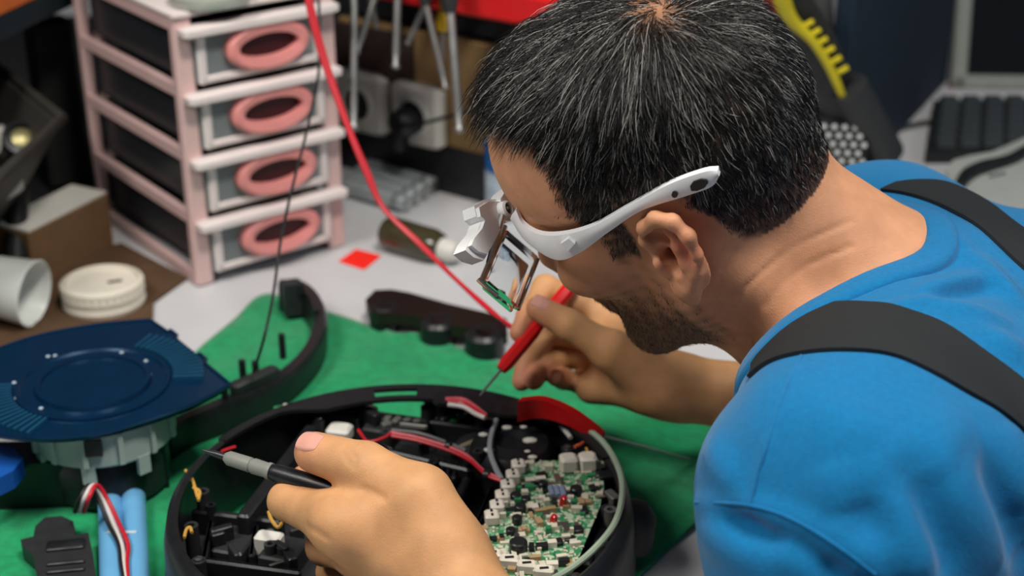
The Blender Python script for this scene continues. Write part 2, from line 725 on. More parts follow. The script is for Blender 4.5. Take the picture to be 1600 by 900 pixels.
LX = [(atd(650, 780, .936), atd(600, 806, .944), .0160, .0160), (atd(640, 792, .935), atd(585, 818, .942), .0150, .0155), (atd(690, 850, .927), atd(575, 850, .955), .0205, .0170),
      (atd(700, 880, .935), atd(610, 890, .975), .0225, .0175), (atd(560, 812, .950), atd(520, 806, .958), .0160, .0150), (atd(535, 824, .941), atd(528, 822, .943), .0165, .016)]
RX = [(atd(985, 560, 1.195), atd(945, 528, 1.215), .016, .014), (atd(1000, 600, 1.21), atd(925, 605, 1.235), .018, .013),
      (atd(1010, 590, 1.215), atd(960, 560, 1.235), .020, .015)]
CREASE = [  # skin folds: pixel path, radius, which field
]


def groove(P, d, segs, w, A):
    if isinstance(d, float) or not segs:
        return d
    g = 1.0
    for a, b, r in segs:
        e = cap(P, a, b, 0., 0.)
        g = e if isinstance(g, float) else (g if isinstance(e, float) else np.minimum(g, e))
    if isinstance(g, float):
        return d
    return d + A * np.exp(-g * g / (w * w))


def left_arm(P):
    if far((SHL + ELL + WL) / 3, .36):
        return 1.0
    d = cap(P, ELL, WL + (ELL - WL) * .12, .040, .0275)
    d = smin(d, cap(P, ELL + (WL - ELL) * .25 + V3(0, 0, .008), ELL + (WL - ELL) * .55, .040, .034), .02)
    d = smin(d, cap(P, SHL, ELL, .050, .040), .03)
    d = smin(d, hand(P, LH, WL, LX), .022)
    d = groove(P, d, LFOLD, .0020, .0016)
    return d


def right_arm(P):
    if far((SHR + ELR + WR) / 3, .36):
        return 1.0
    d = cap(P, ELR, WR + (ELR - WR) * .1, .038, .0255)
    d = smin(d, cap(P, SHR, ELR, .050, .040), .03)
    d = smin(d, hand(P, RH, WR, RX), .020)
    return d


LFOLD, NFOLD = [], []


def skin_field(P):
    d = smin(head_field(P), smin(torso_field(P, -.014), neck_muscle(P, -.006), .04), .035)
    d = groove(P, d, NFOLD, .0019, .0011)
    d = smin(d, left_arm(P), .02)
    return smin(d, right_arm(P), .02)


def folds(field, paths, r, sink):
    out = []
    for pth in paths:
        pts = [trace(field, *p) for p in pth]
        pts = [p for p in pts if p is not None]
        pts = [p - unit(ray(800, 450)) * -0.0 for p in pts]
        pts = spline(pts, 3) if len(pts) > 2 else np.array(pts)
        for i in range(len(pts) - 1):
            out.append((pts[i], pts[i + 1], r))
    return out


LF = folds(left_arm, [[(478, 822), (492, 830), (510, 842)], [(548, 706), (556, 718), (552, 730)], [(540, 712), (546, 722)], [(600, 779), (580, 768), (566, 764)]], .0009, 0)
NF = folds(skin_field, [[(1140, 505), (1160, 455), (1215, 405), (1270, 372), (1330, 345)], [(1168, 540), (1200, 470), (1262, 415), (1330, 385)], [(1118, 470), (1128, 430), (1150, 392)]], .0016, 0)
LFOLD, NFOLD = LF, NF

# ------------------------------------------------------------------ skin mesh
bv, bf = sdf_mesh(skin_field, (-.16, .50, -.02), (.60, 1.24, .52), .0018, 14)
bn = vnormals(bv, bf)
q = to_head(bv)
def hair_edge(q):
    """signed distance inside the hairline, in head coordinates"""
    xb = np.interp(q[:, 2], [-.03, 0, .02, .03, .046, .063, .079, .091, .100, .105, .111, .12], [.040, .040, .035, .039, .044, .042, .036, .036, .045, .058, .072, .095])
    zb = np.interp(-q[:, 0], [-.1, -.020, -.015, -.010, .024, .030, .036, .042, .050, .070, .1, .13], [-.006, -.006, .02, .036, .036, .026, .008, -.014, -.030, -.044, -.050, -.05])
    return np.minimum(xb - q[:, 0], q[:, 2] - zb)


inhead = (q[:, 2] > -.13) & (np.abs(q[:, 1]) < .10) & (np.abs(q[:, 0]) < .15)
nw = .004 * np.sin(q[:, 0] * 400) + .003 * np.sin(q[:, 2] * 530 + q[:, 1] * 300)
earish = (np.abs(q[:, 1]) > .0735 + .0) & (q[:, 0] < .012) & (q[:, 0] > -.036) & (q[:, 2] < .036)
skd = arr(head_field(bv, NSK), bv)
whorl = np.exp(-((q - np.array([-.046, .004, .122])) ** 2).sum(1) / .020 ** 2)
hm = (1 - .55 * whorl) * (skd < .012) * sstep(hair_edge(q) + nw * .6, -.005, .009) * inhead * (~earish)
skin = np.tile(np.array(srgb(204, 152, 106)), (len(bv), 1))
face = inhead & (q[:, 0] > -.03)
skin[inhead] = srgb(208, 150, 114)
bmask = inhead * sstep(-q[:, 2] + nw * 1.5, .012, .066) * sstep(q[:, 0] + nw, -.006, .024) * sstep(q[:, 2] + .45 * q[:, 0], -.105, -.075)
skin = skin * (1 - .72 * bmask[:, None]) + np.array(srgb(58, 46, 38)) * .72 * bmask[:, None]
ered = np.exp(-(((bv - hp(-.022, .082, .004)) / .016) ** 2).sum(1))
skin = skin * (1 - .5 * ered[:, None]) + np.array(srgb(196, 74, 56)) * .5 * ered[:, None]
for Hd in (LH, RH):
    for n in Hd:
        tip = Hd[n][0][3]
        w = .55 * np.exp(-(((bv - tip) / .016) ** 2).sum(1))[:, None]
        skin = skin * (1 - w) + np.array(srgb(206, 128, 108)) * w
skin = skin * (1 - .9 * hm[:, None]) + np.array(srgb(30, 26, 25)) * .9 * hm[:, None]
M_SKIN = mat('skin', (1, 1, 1), 0.55, var=0.14, vscale=55, bump=0.15, bscale=800, attr='Col', sss=0.12, spec=0.4)
man = thing('person', 'man in blue t-shirt and black suspenders bending over the opened machine with two tools', 'person', (0.45, 0.85, -0.75))
np_mesh('body', bv, bf, M_SKIN, man, cols=skin)

# ------------------------------------------------------------------ t-shirt
NA = unit(hp(-.02, 0, -.02) - (NB + V3(.02, 0, 0)))       # neck axis
NC = NB + V3(-.020, -.005, -.004)
SFOLD = []


def shirt_outer(P):
    g = .006
    d = smin(torso_field(P, g), neck_muscle(P, .001), .04)
    Blk.m = .06
    d = smin(d, cap(P, SHL, ELL + V3(.015, .0, 0.0), .066, .062), .045)
    d = smin(d, cap(P, SHR, ELR + V3(.0, .0, .03), .064, .058), .045)
    Blk.m = .045
    if isinstance(d, float):
        return d
    x, y, z = P[:, 0], P[:, 1], P[:, 2]
    d = d + .0016 * np.sin(x * 38 + y * 21 + 2 * np.sin(z * 24)) * np.sin(y * 33 - z * 40 + 1.3 * np.sin(x * 30))
    for a, b, w, A in SFOLD:
        if far((a + b) / 2, np.linalg.norm(b - a) / 2 + w * 2 - .03):
            continue
        ab = b - a
        pa = P - a
        t = np.clip(pa @ ab / (ab @ ab), 0, 1)
        e = pa - t[:, None] * ab
        dd = (e * e).sum(1)
        d = d - A * np.exp(-dd / (w * w)) * (1 - .6 * np.abs(2 * t - 1) ** 2)
    return d


def neck_cut(P):
    e = P - NC
    h = e @ NA
    r = np.sqrt(np.maximum((e * e).sum(1) - h * h, 0))
    return np.maximum(r - (.078 + .10 * np.clip(h, 0, .2)), -h - .03)


def shirt_gone(P):
    """true where the cloth ends: neck opening, sleeve ends, hem"""
    g = neck_cut(P) < 0
    eL = (P - (SHL + (ELL - SHL) * .80)) @ unit(ELL - SHL)
    g |= (P[:, 1] < .66) & (P[:, 0] < .30) & (eL > 0)
    eR = (P - (SHR + (ELR - SHR) * .75)) @ unit(ELR - SHR)
    g |= (P[:, 1] > .97) & (P[:, 0] < .44) & (P[:, 2] < .14) & (eR > 0)
    return g | (P[:, 2] < -.28)


def fold(px0, px1, w, A):
    a, b = trace(shirt_outer, *px0), trace(shirt_outer, *px1)
    if a is not None and b is not None:
        return [(a, b, w, A)]
    return []


_f = []
for a_, b_, w_, A_ in [((1170, 792), (1262, 822), .006, .004), ((1262, 822), (1365, 895), .006, .004), ((1088, 786), (1170, 792), .005, .003),
                       ((1240, 575), (1195, 700), .0022, .0016), ((1195, 700), (1172, 790), .0022, .0016),
                       ((1385, 760), (1450, 905), .014, .006), ((1480, 735), (1560, 880), .018, .006), ((1430, 700), (1530, 690), .02, .004),
                       ((1330, 850), (1420, 880), .012, .005), ((1210, 850), (1300, 890), .010, .005), ((1100, 830), (1190, 880), .010, .004),
                       ((1445, 455), (1530, 432), .007, .005), ((1480, 480), (1560, 500), .008, .004), ((1390, 480), (1470, 470), .006, .003),
                       ((1345, 312), (1450, 345), .005, .004), ((1400, 335), (1500, 380), .006, .004), ((1520, 400), (1590, 470), .008, .004),
                       ((1560, 660), (1600, 800), .016, .006), ((1420, 745), (1490, 900), .012, -.006), ((1515, 720), (1590, 860), .014, -.006), ((1345, 780), (1400, 900), .012, -.005), ((1462, 462), (1550, 452), .006, -.004), ((1240, 850), (1330, 905), .009, -.005), ((1130, 800), (1230, 850), .008, -.004), ((1300, 720), (1330, 800), .014, .004), ((1540, 520), (1600, 560), .010, .004), ((1372, 318), (1475, 362), .005, -.003), ((1110, 700), (1150, 760), .008, .003), ((1270, 640), (1370, 700), .016, .004)]:
    _f += fold(a_, b_, w_, A_ * 1.9)
SFOLD = _f
sv, sf = sdf_mesh(shirt_outer, (.03, .50, -.34), (.80, 1.24, .40), .0026, 14)
M_SHIRT = mat('blue_cotton', srgb(2, 108, 162), 0.85, var=0.10, vscale=300, bump=0.25, bscale=900, sheen=0.15, spec=0.25)
SBVH = BVHTree.FromPolygons(sv.tolist(), sf.tolist())
sf = sf[~shirt_gone(sv)[sf].any(1)]
_used = np.unique(sf)
_map = np.zeros(len(sv), int)
_map[_used] = np.arange(len(_used))
sv, sf = sv[_used], _map[sf]
tee = np_mesh('t_shirt', sv, sf, M_SHIRT, man)
_md = tee.modifiers.new('thickness', 'SOLIDIFY')
_md.thickness = .0025


def on_shirt(px, py):
    r = Vector(unit(ray(px, py)))
    h = SBVH.ray_cast(Vector(CAM), r)
    return (np.array(h[0]), np.array(h[1])) if h[0] is not None else (None, None)


# ribbed collar following the neck opening
x0 = unit(np.cross(NA, V3(0, 0, 1)))
y0 = np.cross(NA, x0)
loop = []
for i in range(64):
    t = 2 * math.pi * i / 64
    dirr = x0 * math.cos(t) + y0 * math.sin(t)
    best = None
    for h in np.linspace(.14, -.029, 170):
        p = NC + dirr * (.0785 + .10 * max(h, 0)) + NA * h
        d = float(arr(shirt_outer(p[None]), p[None])[0])
        if d < 0:
            best = p
            break
    if best is None:
        best = NC + dirr * .0785 - NA * .029
    loop.append(best)
loop = np.array(loop)
for _ in range(3):
    loop = (np.roll(loop, 1, 0) + 2 * loop + np.roll(loop, -1, 0)) / 4
col = MB()
vv, ff = [], []
prof = [(-.003, .002), (-.001, .0058), (.002, .0066), (.006, .0058), (.012, .0050), (.0165, .0040), (.0185, .0012), (.0185, -.003), (-.003, -.003)]
for i in range(64):
    p = loop[i]
    tang = unit(loop[(i + 1) % 64] - loop[i - 1])
    outw = unit((p - NC) - NA * ((p - NC) @ NA))
    e = 1e-3
    gr = np.array([float(arr(shirt_outer((p + outw * .008 + d)[None]), p[None])[0]) - float(arr(shirt_outer((p + outw * .008 - d)[None]), p[None])[0]) for d in np.eye(3) * e])
    nr = unit(gr)
    along = unit(np.cross(tang, nr))
    if along @ outw < 0:
        along = -along
    for a_, n_ in prof:
        vv.append(p + along * a_ + nr * n_)
k = len(prof)
for i in range(64):
    j = (i + 1) % 64
    for l in range(k):
        m_ = (l + 1) % k
        ff.append((i * k + l, j * k + l, j * k + m_, i * k + m_))
col.add(vv, ff).build('collar', M_SHIRT, man, angle=60)

# ------------------------------------------------------------------ suspenders: bands lying on the shirt
M_STRAP = mat('black_webbing', srgb(27, 31, 34), 0.75, var=0.15, vscale=700, bump=0.3, bscale=1500)


def strap(pairs, name='suspender'):
    A, B, NN = [], [], []
    for (ax, ay), (bx, by) in pairs:
        pa, na = on_shirt(ax, ay)
        pb, nb_ = on_shirt(bx, by)
        if pa is None or pb is None:
            continue
        A.append(pa), B.append(pb), NN.append(unit(na + nb_))
    A, B, NN = np.array(A), np.array(B), np.array(NN)
    A, B, NN = spline(A, 8), spline(B, 8), spline(NN, 8)
    m = MB()
    vv, ff = [], []
    W5 = np.linspace(0, 1, 7)
    for i in range(len(A)):
        row = []
        n = unit(NN[i])
        for w in W5:
            p = A[i] + (B[i] - A[i]) * w
            h = SBVH.find_nearest(Vector(p))
            c = np.array(h[0])
            row.append(c + n * .0012)
        row = np.array(row)
        row[1:-1] = (row[:-2] + row[1:-1] * 2 + row[2:]) / 4
        for p in row:
            vv.append(p + n * .0016)
        for p in row[::-1]:
            vv.append(p - n * .0008)
    vv = np.array(vv).reshape(len(A), 14, 3)
    for _ in range(4):
        vv[1:-1] = (vv[:-2] + 2 * vv[1:-1] + vv[2:]) / 4
    vv = vv.reshape(-1, 3)
    for i in range(len(A) - 1):
        for l in range(14):
            q_ = (l + 1) % 14
            ff.append((i * 14 + l, (i + 1) * 14 + l, (i + 1) * 14 + q_, i * 14 + q_))
    ff.append(tuple(range(13, -1, -1)))
    ff.append(tuple(range(len(vv) - 14, len(vv))))
    return m.add(vv, ff).build(name, M_STRAP, man, angle=50)


strap([((1178, 572), (1172, 592)), ((1205, 535), (1196, 572)), ((1250, 492), (1244, 556)), ((1320, 476), (1318, 550)), ((1395, 480), (1390, 556)),
       ((1465, 505), (1448, 580)), ((1530, 548), (1505, 612)), ((1600, 600), (1575, 655)), ((1680, 668), (1650, 720)), ((1760, 745), (1725, 795))])
strap([((1400, 289), (1376, 300)), ((1440, 285), (1425, 308)), ((1490, 292), (1478, 328)), ((1545, 320), (1525, 355)), ((1600, 362), (1572, 398)), ((1660, 410), (1625, 445)), ((1720, 460), (1690, 500))])

# stitched seams
def seam(pts):
    P = [trace(shirt_outer, *p) for p in pts]
    MB().tube([p for p in P if p is not None], .0011, 6, 6).build('seam', M_SHIRT, man)


seam([(1252, 556), (1225, 612), (1200, 690), (1182, 745), (1171, 790)])
seam([(1086, 785), (1128, 786), (1171, 790), (1220, 804), (1265, 826), (1320, 862), (1368, 898)])

# ------------------------------------------------------------------ hair and stubble: real strands
def strands(name, roots, nrm, tdir, length, lift, width, colors, droop, K=5, wob=.0):
    n = len(roots)
    pts = np.zeros((n, K + 1, 3))
    pts[:, 0] = roots - nrm * .0006
    g = V3(0, 0, -1)
    p = pts[:, 0].copy()
    side = np.cross(nrm, tdir)
    curl = rng.normal(0, wob, (n, 1))
    for k in range(1, K + 1):
        s = (k - .5) / K
        d = tdir + nrm * (lift * (1.15 - 1.25 * s))[:, None] + g * (droop * s)[:, None] + side * curl * (s - .3)
        d /= np.linalg.norm(d, axis=1)[:, None]
        p = p + d * (length / K)[:, None]
        pts[:, k] = p
    T = np.gradient(pts, axis=1)
    T /= np.linalg.norm(T, axis=2)[:, :, None] + 1e-12
    a = np.cross(T, side[:, None, :] + .01)
    a /= np.linalg.norm(a, axis=2)[:, :, None] + 1e-12
    b = np.cross(T, a)
    w = (width[:, None] * (1 - .75 * np.linspace(0, 1, K + 1) ** 2))[:, :, None]
    ring = [pts + (a * math.cos(t) + b * math.sin(t)) * w for t in (0, 2.094, 4.189)]
    v = np.stack(ring, 2).reshape(-1, 3)
    base = (np.arange(n) * (K + 1) * 3)[:, None, None]
    kk = (np.arange(K) * 3)[None, :, None]
    jj = np.arange(3)[None, None, :]
    j2 = (jj + 1) % 3
    f = np.stack([base + kk + jj, base + kk + j2, base + kk + 3 + j2, base + kk + 3 + jj], -1).reshape(-1, 4)
    c = np.repeat(colors, (K + 1) * 3, axis=0)
    o = np_mesh(name, v, f, M_HAIR, man, cols=c)
    o['kind'] = 'stuff'
    return o


M_HAIR = mat('dark_greying_hair', (1, 1, 1), 0.36, var=0.15, vscale=120, attr='Col', spec=0.5)
WH = np.array([-.055, .004, .118])


def tangents(qr, nl):
    d = qr - WH
    r = np.linalg.norm(d, axis=1)[:, None]
    t = d / (r + 1e-9)
    t = t - nl * (t * nl).sum(1)[:, None]
    t /= np.linalg.norm(t, axis=1)[:, None] + 1e-9
    sw = np.cross(nl, t)
    t = t + sw * (.9 * np.exp(-r / .025) + .12)
    # hair on top is combed forward
    t = t + np.array([.55, .1, 0.]) * sstep(qr[:, 2], .06, .11)[:, None] * sstep(qr[:, 0], -.05, .03)[:, None]
    x, y, z = qr.T * 1.0
    t = t + sw * (.30 * np.sin(x * 170 + 3 * np.sin(y * 120)) * np.sin(z * 140 + y * 90))[:, None]
    t += rng.normal(0, .19, t.shape)
    t = t - nl * (t * nl).sum(1)[:, None]
    return t / (np.linalg.norm(t, axis=1)[:, None] + 1e-9)


he = hair_edge(q)
cand = np.where(inhead & (skd < .008) & (he + nw * .8 > -.001) & ~earish)[0]
NH = 30000
pick = rng.choice(cand[rng.random(len(cand)) > .6 * whorl[cand]], NH)
qr = q[pick] + rng.normal(0, .0008, (NH, 3))
nl = bn[pick] @ H3
tl = tangents(qr, nl)
x_, z_ = qr[:, 0], qr[:, 2]
topm = sstep(z_, .060, .112)
edge = sstep(he[pick], -.001, .030)
ln = (.0060 + .0065 * sstep(z_, -.02, .06) + .018 * topm + .004 * topm * sstep(x_, .0, .05)) * (.34 + .66 * edge) * rng.uniform(.6, 1.25, NH)
lift = (.28 + .30 * topm + .1 * sstep(z_, 0, .06)) * rng.uniform(.5, 1.5, NH)
grey = rng.random(NH)
clump = .5 + .5 * np.sin(x_ * 210 + 2 * np.sin(z_ * 180)) * np.sin(z_ * 160 + qr[:, 1] * 150)
gp = .07 + .26 * clump * sstep(x_, .08, .0)
lum = np.where(grey < gp, rng.uniform(.16, .50, NH), rng.uniform(.004, .018, NH))
hc = lum[:, None] * np.array([1.0, .96, .90])
strands('hair', HO + qr @ H3.T, bn[pick], tl @ H3.T, ln, lift, rng.uniform(.00017, .00032, NH), hc, .10 + .25 * topm, wob=.35)
# stubble
cand = np.where((bmask > .15) & (rng.random(len(bv)) < bmask))[0]
NS = 9000
pick = rng.choice(cand, NS)
nl = bn[pick] @ H3
tl = np.tile(np.array([.25, 0, -1.0]), (NS, 1)) + rng.normal(0, .25, (NS, 3))
tl -= nl * (tl * nl).sum(1)[:, None]
tl /= np.linalg.norm(tl, axis=1)[:, None]
lum = np.where(rng.random(NS) < .06, rng.uniform(.15, .4, NS), rng.uniform(.004, .02, NS))
strands('stubble', bv[pick] + rng.normal(0, .0006, (NS, 3)) * .7, bn[pick], tl @ H3.T, .0028 * (.5 + .8 * bmask[pick]) * rng.uniform(.6, 1.3, NS), np.full(NS, .5), rng.uniform(.00008, .00014, NS), lum[:, None] * np.ones(3), np.zeros(NS), K=2)
# thumb and finger nails
M_NAIL = mat('fingernail', srgb(216, 158, 142), 0.25, var=0.06, spec=0.5)


def nail(a, b, up, w, l, rad):
    ax = unit(b - a)
    up = unit(np.asarray(up) - ax * (np.asarray(up) @ ax))
    sd = np.cross(ax, up)
    vv, ff = [], []
    nu, nv = 9, 9
    for lay in (0, 1):
        for i in range(nu):
            for j in range(nv):
                s_, t_ = -1 + 2 * i / (nu - 1), -1 + 2 * j / (nv - 1)
                # superellipse outline
                xx = s_ * math.sqrt(1 - .45 * t_ * t_ * (1 if t_ < 0 else .6)) * w
                yy = t_ * math.sqrt(1 - .18 * s_ * s_) * l
                an = xx / rad
                drop = -.22 * yy if yy > 0 else 0
                vv.append(b + ax * yy + sd * rad * math.sin(an) + up * (rad * math.cos(an) + drop - (0.0011 if lay else 0)))
    N_ = nu * nv
    for i in range(nu - 1):
        for j in range(nv - 1):
            a0 = i * nv + j
            ff.append((a0, a0 + 1, a0 + nv + 1, a0 + nv))
            ff.append((N_ + a0 + nv, N_ + a0 + nv + 1, N_ + a0 + 1, N_ + a0))
    rim = [i for i in range(nv)] + [i * nv + nv - 1 for i in range(1, nu)] + [(nu - 1) * nv + j for j in range(nv - 2, -1, -1)] + [i * nv for i in range(nu - 2, 0, -1)]
    for i in range(len(rim)):
        a0, b0 = rim[i], rim[(i + 1) % len(rim)]
        ff.append((b0, a0, N_ + a0, N_ + b0))
    MB().add(vv, ff).build('fingernail', M_NAIL, man, angle=70)


tj = LH['thumb'][0]
nail(tj[2], tj[3] - unit(tj[3] - tj[2]) * .001, unit(CAM - tj[3]) * .80 + V3(0, 0, .85), .0080, .0088, .0140)
tj = RH['thumb'][0]
nail(tj[2], tj[3], unit(CAM - tj[3]) * .3 + V3(-.1, -.1, .9), .0066, .0072, .0103)

# ------------------------------------------------------------------ magnifier glasses
M_GW = mat('white_gloss_plastic', srgb(240, 241, 242), 0.3, var=0.04, vscale=90, bump=0.02)
M_GD = mat('dark_recess', (0.008, 0.008, 0.009), 0.5)
M_CHR = mat('silver_metal', (0.62, 0.62, 0.60), 0.22, 1.0, var=0.15)
M_LENS = mat('clear_acrylic', (0.96, 0.98, 0.98), 0.03, var=0.0, trans=1.0, ior=1.12)
glasses = thing('magnifier_glasses', 'white head-mounted magnifier glasses with flip lenses worn by the man', 'glasses', hp(.10, 0, .02))


def on_plane(px, py, ax, val, off=0.0):
    r = ray(px, py)
    t = (val - (CAM - HO) @ ax) / (r @ ax)
    return CAM + r * t


def arm_pt(p):
    yl = np.interp(p[0], [795, 815, 840, 870, 900, 1130], [.050, .060, .069, .0765, .0805, .0815])
    return on_plane(p[0], p[1], Lv, yl)


up_ = spline([(1121, 266, 0), (1098, 269, 0), (1045, 288, 0), (985, 321, 0), (930, 352, 0), (885, 366, 0), (845, 367, 0), (818, 352, 0), (806, 328, 0)], 6)
lo_ = spline([(1124, 275, 0), (1111, 292, 0), (1070, 307, 0), (1003, 329, 0), (952, 362, 0), (906, 395, 0), (868, 406, 0), (822, 378, 0), (797, 342, 0)], 6)
vv, ff = [], []
for u_, l_ in zip(up_, lo_):
    a_, b_ = arm_pt(u_), arm_pt(l_)
    m_ = (a_ + b_) / 2 + Lv * .0012
    inn = -Lv * .0042
    vv += [a_, a_ * .75 + b_ * .25 + Lv * .0010, m_, a_ * .25 + b_ * .75 + Lv * .0010, b_, b_ + inn, m_ + inn, a_ + inn]
n8 = len(up_)
for i in range(n8 - 1):
    for l in range(8):
        m_ = (l + 1) % 8
        ff.append((i * 8 + l, i * 8 + m_, (i + 1) * 8 + m_, (i + 1) * 8 + l))
ff.append(tuple(range(8)))
ff.append(tuple(range(n8 * 8 - 1, n8 * 8 - 9, -1)))
tarm = MB().add(vv, ff).build('temple_arm', M_GW, glasses, angle=50)
# mirrored arm on the far side of the head
vm = [hp(*(to_head(np.array(p)[None])[0] * np.array([1, -1, 1]))) for p in vv]
MB().add(vm, [tuple(reversed(f_)) for f_ in ff]).build('temple_arm', M_GW, glasses, angle=50)


def inset(pts, nm, m_, par, proud=.0022, th=.003):
    P = np.array([arm_pt(p) for p in pts]) + Lv * proud
    return MB().prism(P, -Lv * th).build(nm, m_, par)


inset([(1079, 288), (1084, 281), (1096, 277), (1105, 278), (1107, 283), (1102, 290), (1090, 295), (1081, 295)], 'slot', M_GD, tarm)
inset([(1055 + 5 * math.cos(t), 301 + 5 * math.sin(t)) for t in np.linspace(0, 6.28, 9)[:-1]], 'slot', M_GD, tarm)
inset([(878, 376), (890, 368), (900, 376), (889, 388)], 'hinge_cap', mat('pale_clear_cap', srgb(235, 238, 240), .1, var=.02), tarm, .0032)
# front bar across the brow, with hinge knuckle and screw
FX = .116
bar = [(741, 322), (757, 312), (779, 311), (790, 326), (792, 341), (756, 407), (740, 402), (727, 391), (733, 377), (747, 360), (752, 345), (744, 338)]
P = np.array([on_plane(x, y, Fv, FX) for x, y in bar])
barc = P.mean(0)
fb = MB().prism(P, Fv * .010).prism(barc + (P - barc) * .86 - Fv * .003, Fv * .0035).build('front_bar', M_GW, glasses, angle=30)
P2 = np.array([on_plane(x, y, Fv, FX - .004) for x, y in [(782, 311), (790, 298), (802, 288), (812, 300), (812, 330), (800, 345), (788, 345)]])
MB().prism(P2, Fv * .011).build('bridge', M_GW, glasses, angle=30)
c_ = on_plane(788, 328, Fv, FX - .005)
MB().lathe([(.0058, 0), (.0058, .009), (.0042, .010), (.0042, .004)], c_ + Fv * .006, -Fv, 20).build('hinge_ring', M_GW, glasses)
MB().lathe([(.0040, 0), (.0040, .0006), (.0030, .001)], c_ - Fv * .0015, -Fv, 16).build('screw', M_GD, fb)
MB().sph(c_ - Fv * .0027 + Uv * .0006, .0013).build('screw_head', M_CHR, fb)
# two flip lenses held by a metal yoke
lc = on_plane(799, 421, Fv, FX + .004)
cdir = unit(-Uv * .97 - Fv * .24)
nd = unit(np.cross(cdir, Lv))
RL = np.stack([Lv, cdir, nd], 1)
MB().box(lc, (.054, .030, .0045), RL, bev=.0012).build('lens', M_LENS, glasses, angle=30)
MB().box(lc + nd * .007 + cdir * .002, (.050, .026, .003), RL, bev=.0010).build('lens', M_LENS, glasses, angle=30)
yk = MB()
e1, e2 = lc - cdir * .0165 - Lv * .029, lc - cdir * .0165 + Lv * .029
yk.tube([e1, e2], .0022, 8, 3)
yk.tube([e2 - cdir * .003, e2 + Lv * .0005 + cdir * .006, e2 + cdir * .014], .0016, 8, 3)
yk.tube([lc - cdir * .0165 + Lv * .01, c_ + Lv * .004], .0024, 8, 3)
yk.build('lens_yoke', M_CHR, glasses)
yb = MB()
yb.tube([lc + Lv * .026 + cdir * .0155, lc - Lv * .026 + cdir * .0155], .0014, 8, 3)
yb.build('lens_rim', M_CHR, glasses)

# ------------------------------------------------------------------ bench objects: materials
M_BLK = mat('black_plastic', (0.011, 0.012, 0.014), 0.38, var=0.25, vscale=120, bump=0.05, bscale=900)
M_BLK2 = mat('black_satin_plastic', (0.020, 0.021, 0.023), 0.5, var=0.2, vscale=90, bump=0.06, bscale=700)
M_GREY = mat('grey_plastic', srgb(105, 108, 108), 0.45, var=0.12)
M_WHITE = mat('white_plastic', srgb(214, 212, 204), 0.42, var=0.06)
M_RED = mat('red_plastic', srgb(214, 26, 30), 0.35, var=0.08)
M_STEEL = mat('brushed_steel', (0.55, 0.55, 0.54), 0.3, 1.0, var=0.12)
M_REDW = mat('red_wire_insulation', srgb(190, 30, 45), 0.4)
M_PINKW = mat('pink_wire_insulation', srgb(205, 92, 98), 0.45)
M_WHW = mat('white_wire_insulation', srgb(205, 200, 196), 0.45)
M_BLKW = mat('black_wire_insulation', (0.01, 0.01, 0.011), 0.45)
M_YELW = mat('amber_wire_insulation', srgb(196, 150, 70), 0.45)
M_CARD = mat('brown_cardboard', srgb(112, 84, 56), 0.85, var=0.12, vscale=60, bump=0.1, bscale=300)


def pxs(pts, z):
    return np.array([at(x, y, z) for x, y in pts])


def bar(mb, p0, p1, w, z0, z1, bev=0.0):
    """a straight block from pixel p0 to p1 (at its top height z1)"""
    a, b = at(*p0, z1), at(*p1, z1)
    d = b - a
    L = np.linalg.norm(d[:2])
    M = frame((a + b) / 2, V3(d[0], d[1], 0))
    mb.box(V3((a[0] + b[0]) / 2, (a[1] + b[1]) / 2, (z0 + z1) / 2), (L, w, z1 - z0), M[:3, :3], bev=bev)
    return mb


def copy_part(o, parent, loc, name=None):
    c = o.copy()
    COL.objects.link(c)
    c.parent = parent
    ORG[c] = ORG[parent]
    c.location = loc
    return c


# ------------------------------------------------------------------ green microfibre cloth
ol = spline([np.r_[at(x, y, 0.0015)] for x, y in [(414, 463), (368, 500), (310, 552), (180, 655), (60, 745), (-120, 850), (-140, 1080), (420, 1180), (850, 1080), (985, 922), (1060, 846), (1140, 790), (1300, 740), (1270, 672), (1120, 628), (985, 604), (880, 588), (790, 566), (720, 548), (655, 528), (625, 530), (590, 516), (520, 494), (450, 470)]], 5, True)
bm = bmesh.new()
f_ = bm.faces.new([bm.verts.new(p) for p in ol])
bmesh.ops.triangulate(bm, faces=bm.faces[:])
for _ in range(8):
    lg = [e for e in bm.edges if e.calc_length() > .012]
    if not lg:
        break
    bmesh.ops.subdivide_edges(bm, edges=lg, cuts=1)
    bmesh.ops.triangulate(bm, faces=[f for f in bm.faces if len(f.verts) > 3])
bmesh.ops.recalc_face_normals(bm, faces=bm.faces[:])
if sum(f.normal.z for f in bm.faces) < 0:
    bmesh.ops.reverse_faces(bm, faces=bm.faces[:])
for v in bm.verts:
    x, y = v.co.x, v.co.y
    w = math.sin(x * 31 + 2 * math.sin(y * 23)) * math.sin(y * 37 + 1.7 * math.sin(x * 19)) + .6 * math.sin(x * 70 - y * 55)
    v.co.z = .0022 + .0013 * (w + 1.6) + (.003 if v.is_boundary else 0) * (.4 + .6 * math.sin(x * 60 + y * 44))
me = bpy.data.meshes.new('green_cloth')
bm.to_mesh(me)
bm.free()
me.polygons.foreach_set('use_smooth', [True] * len(me.polygons))
me.materials.append(mat('green_microfibre', srgb(0, 150, 92), 0.95, var=0.22, vscale=120, bump=0.6, bscale=900, sheen=0.3, spec=0.1))
cl = bpy.data.objects.new('green_cloth', me)
COL.objects.link(cl)
tag(cl, 'green microfibre cloth spread on the white desk under the dismantled machine', 'cloth')
md = cl.modifiers.new('thickness', 'SOLIDIFY')
md.thickness = .0015

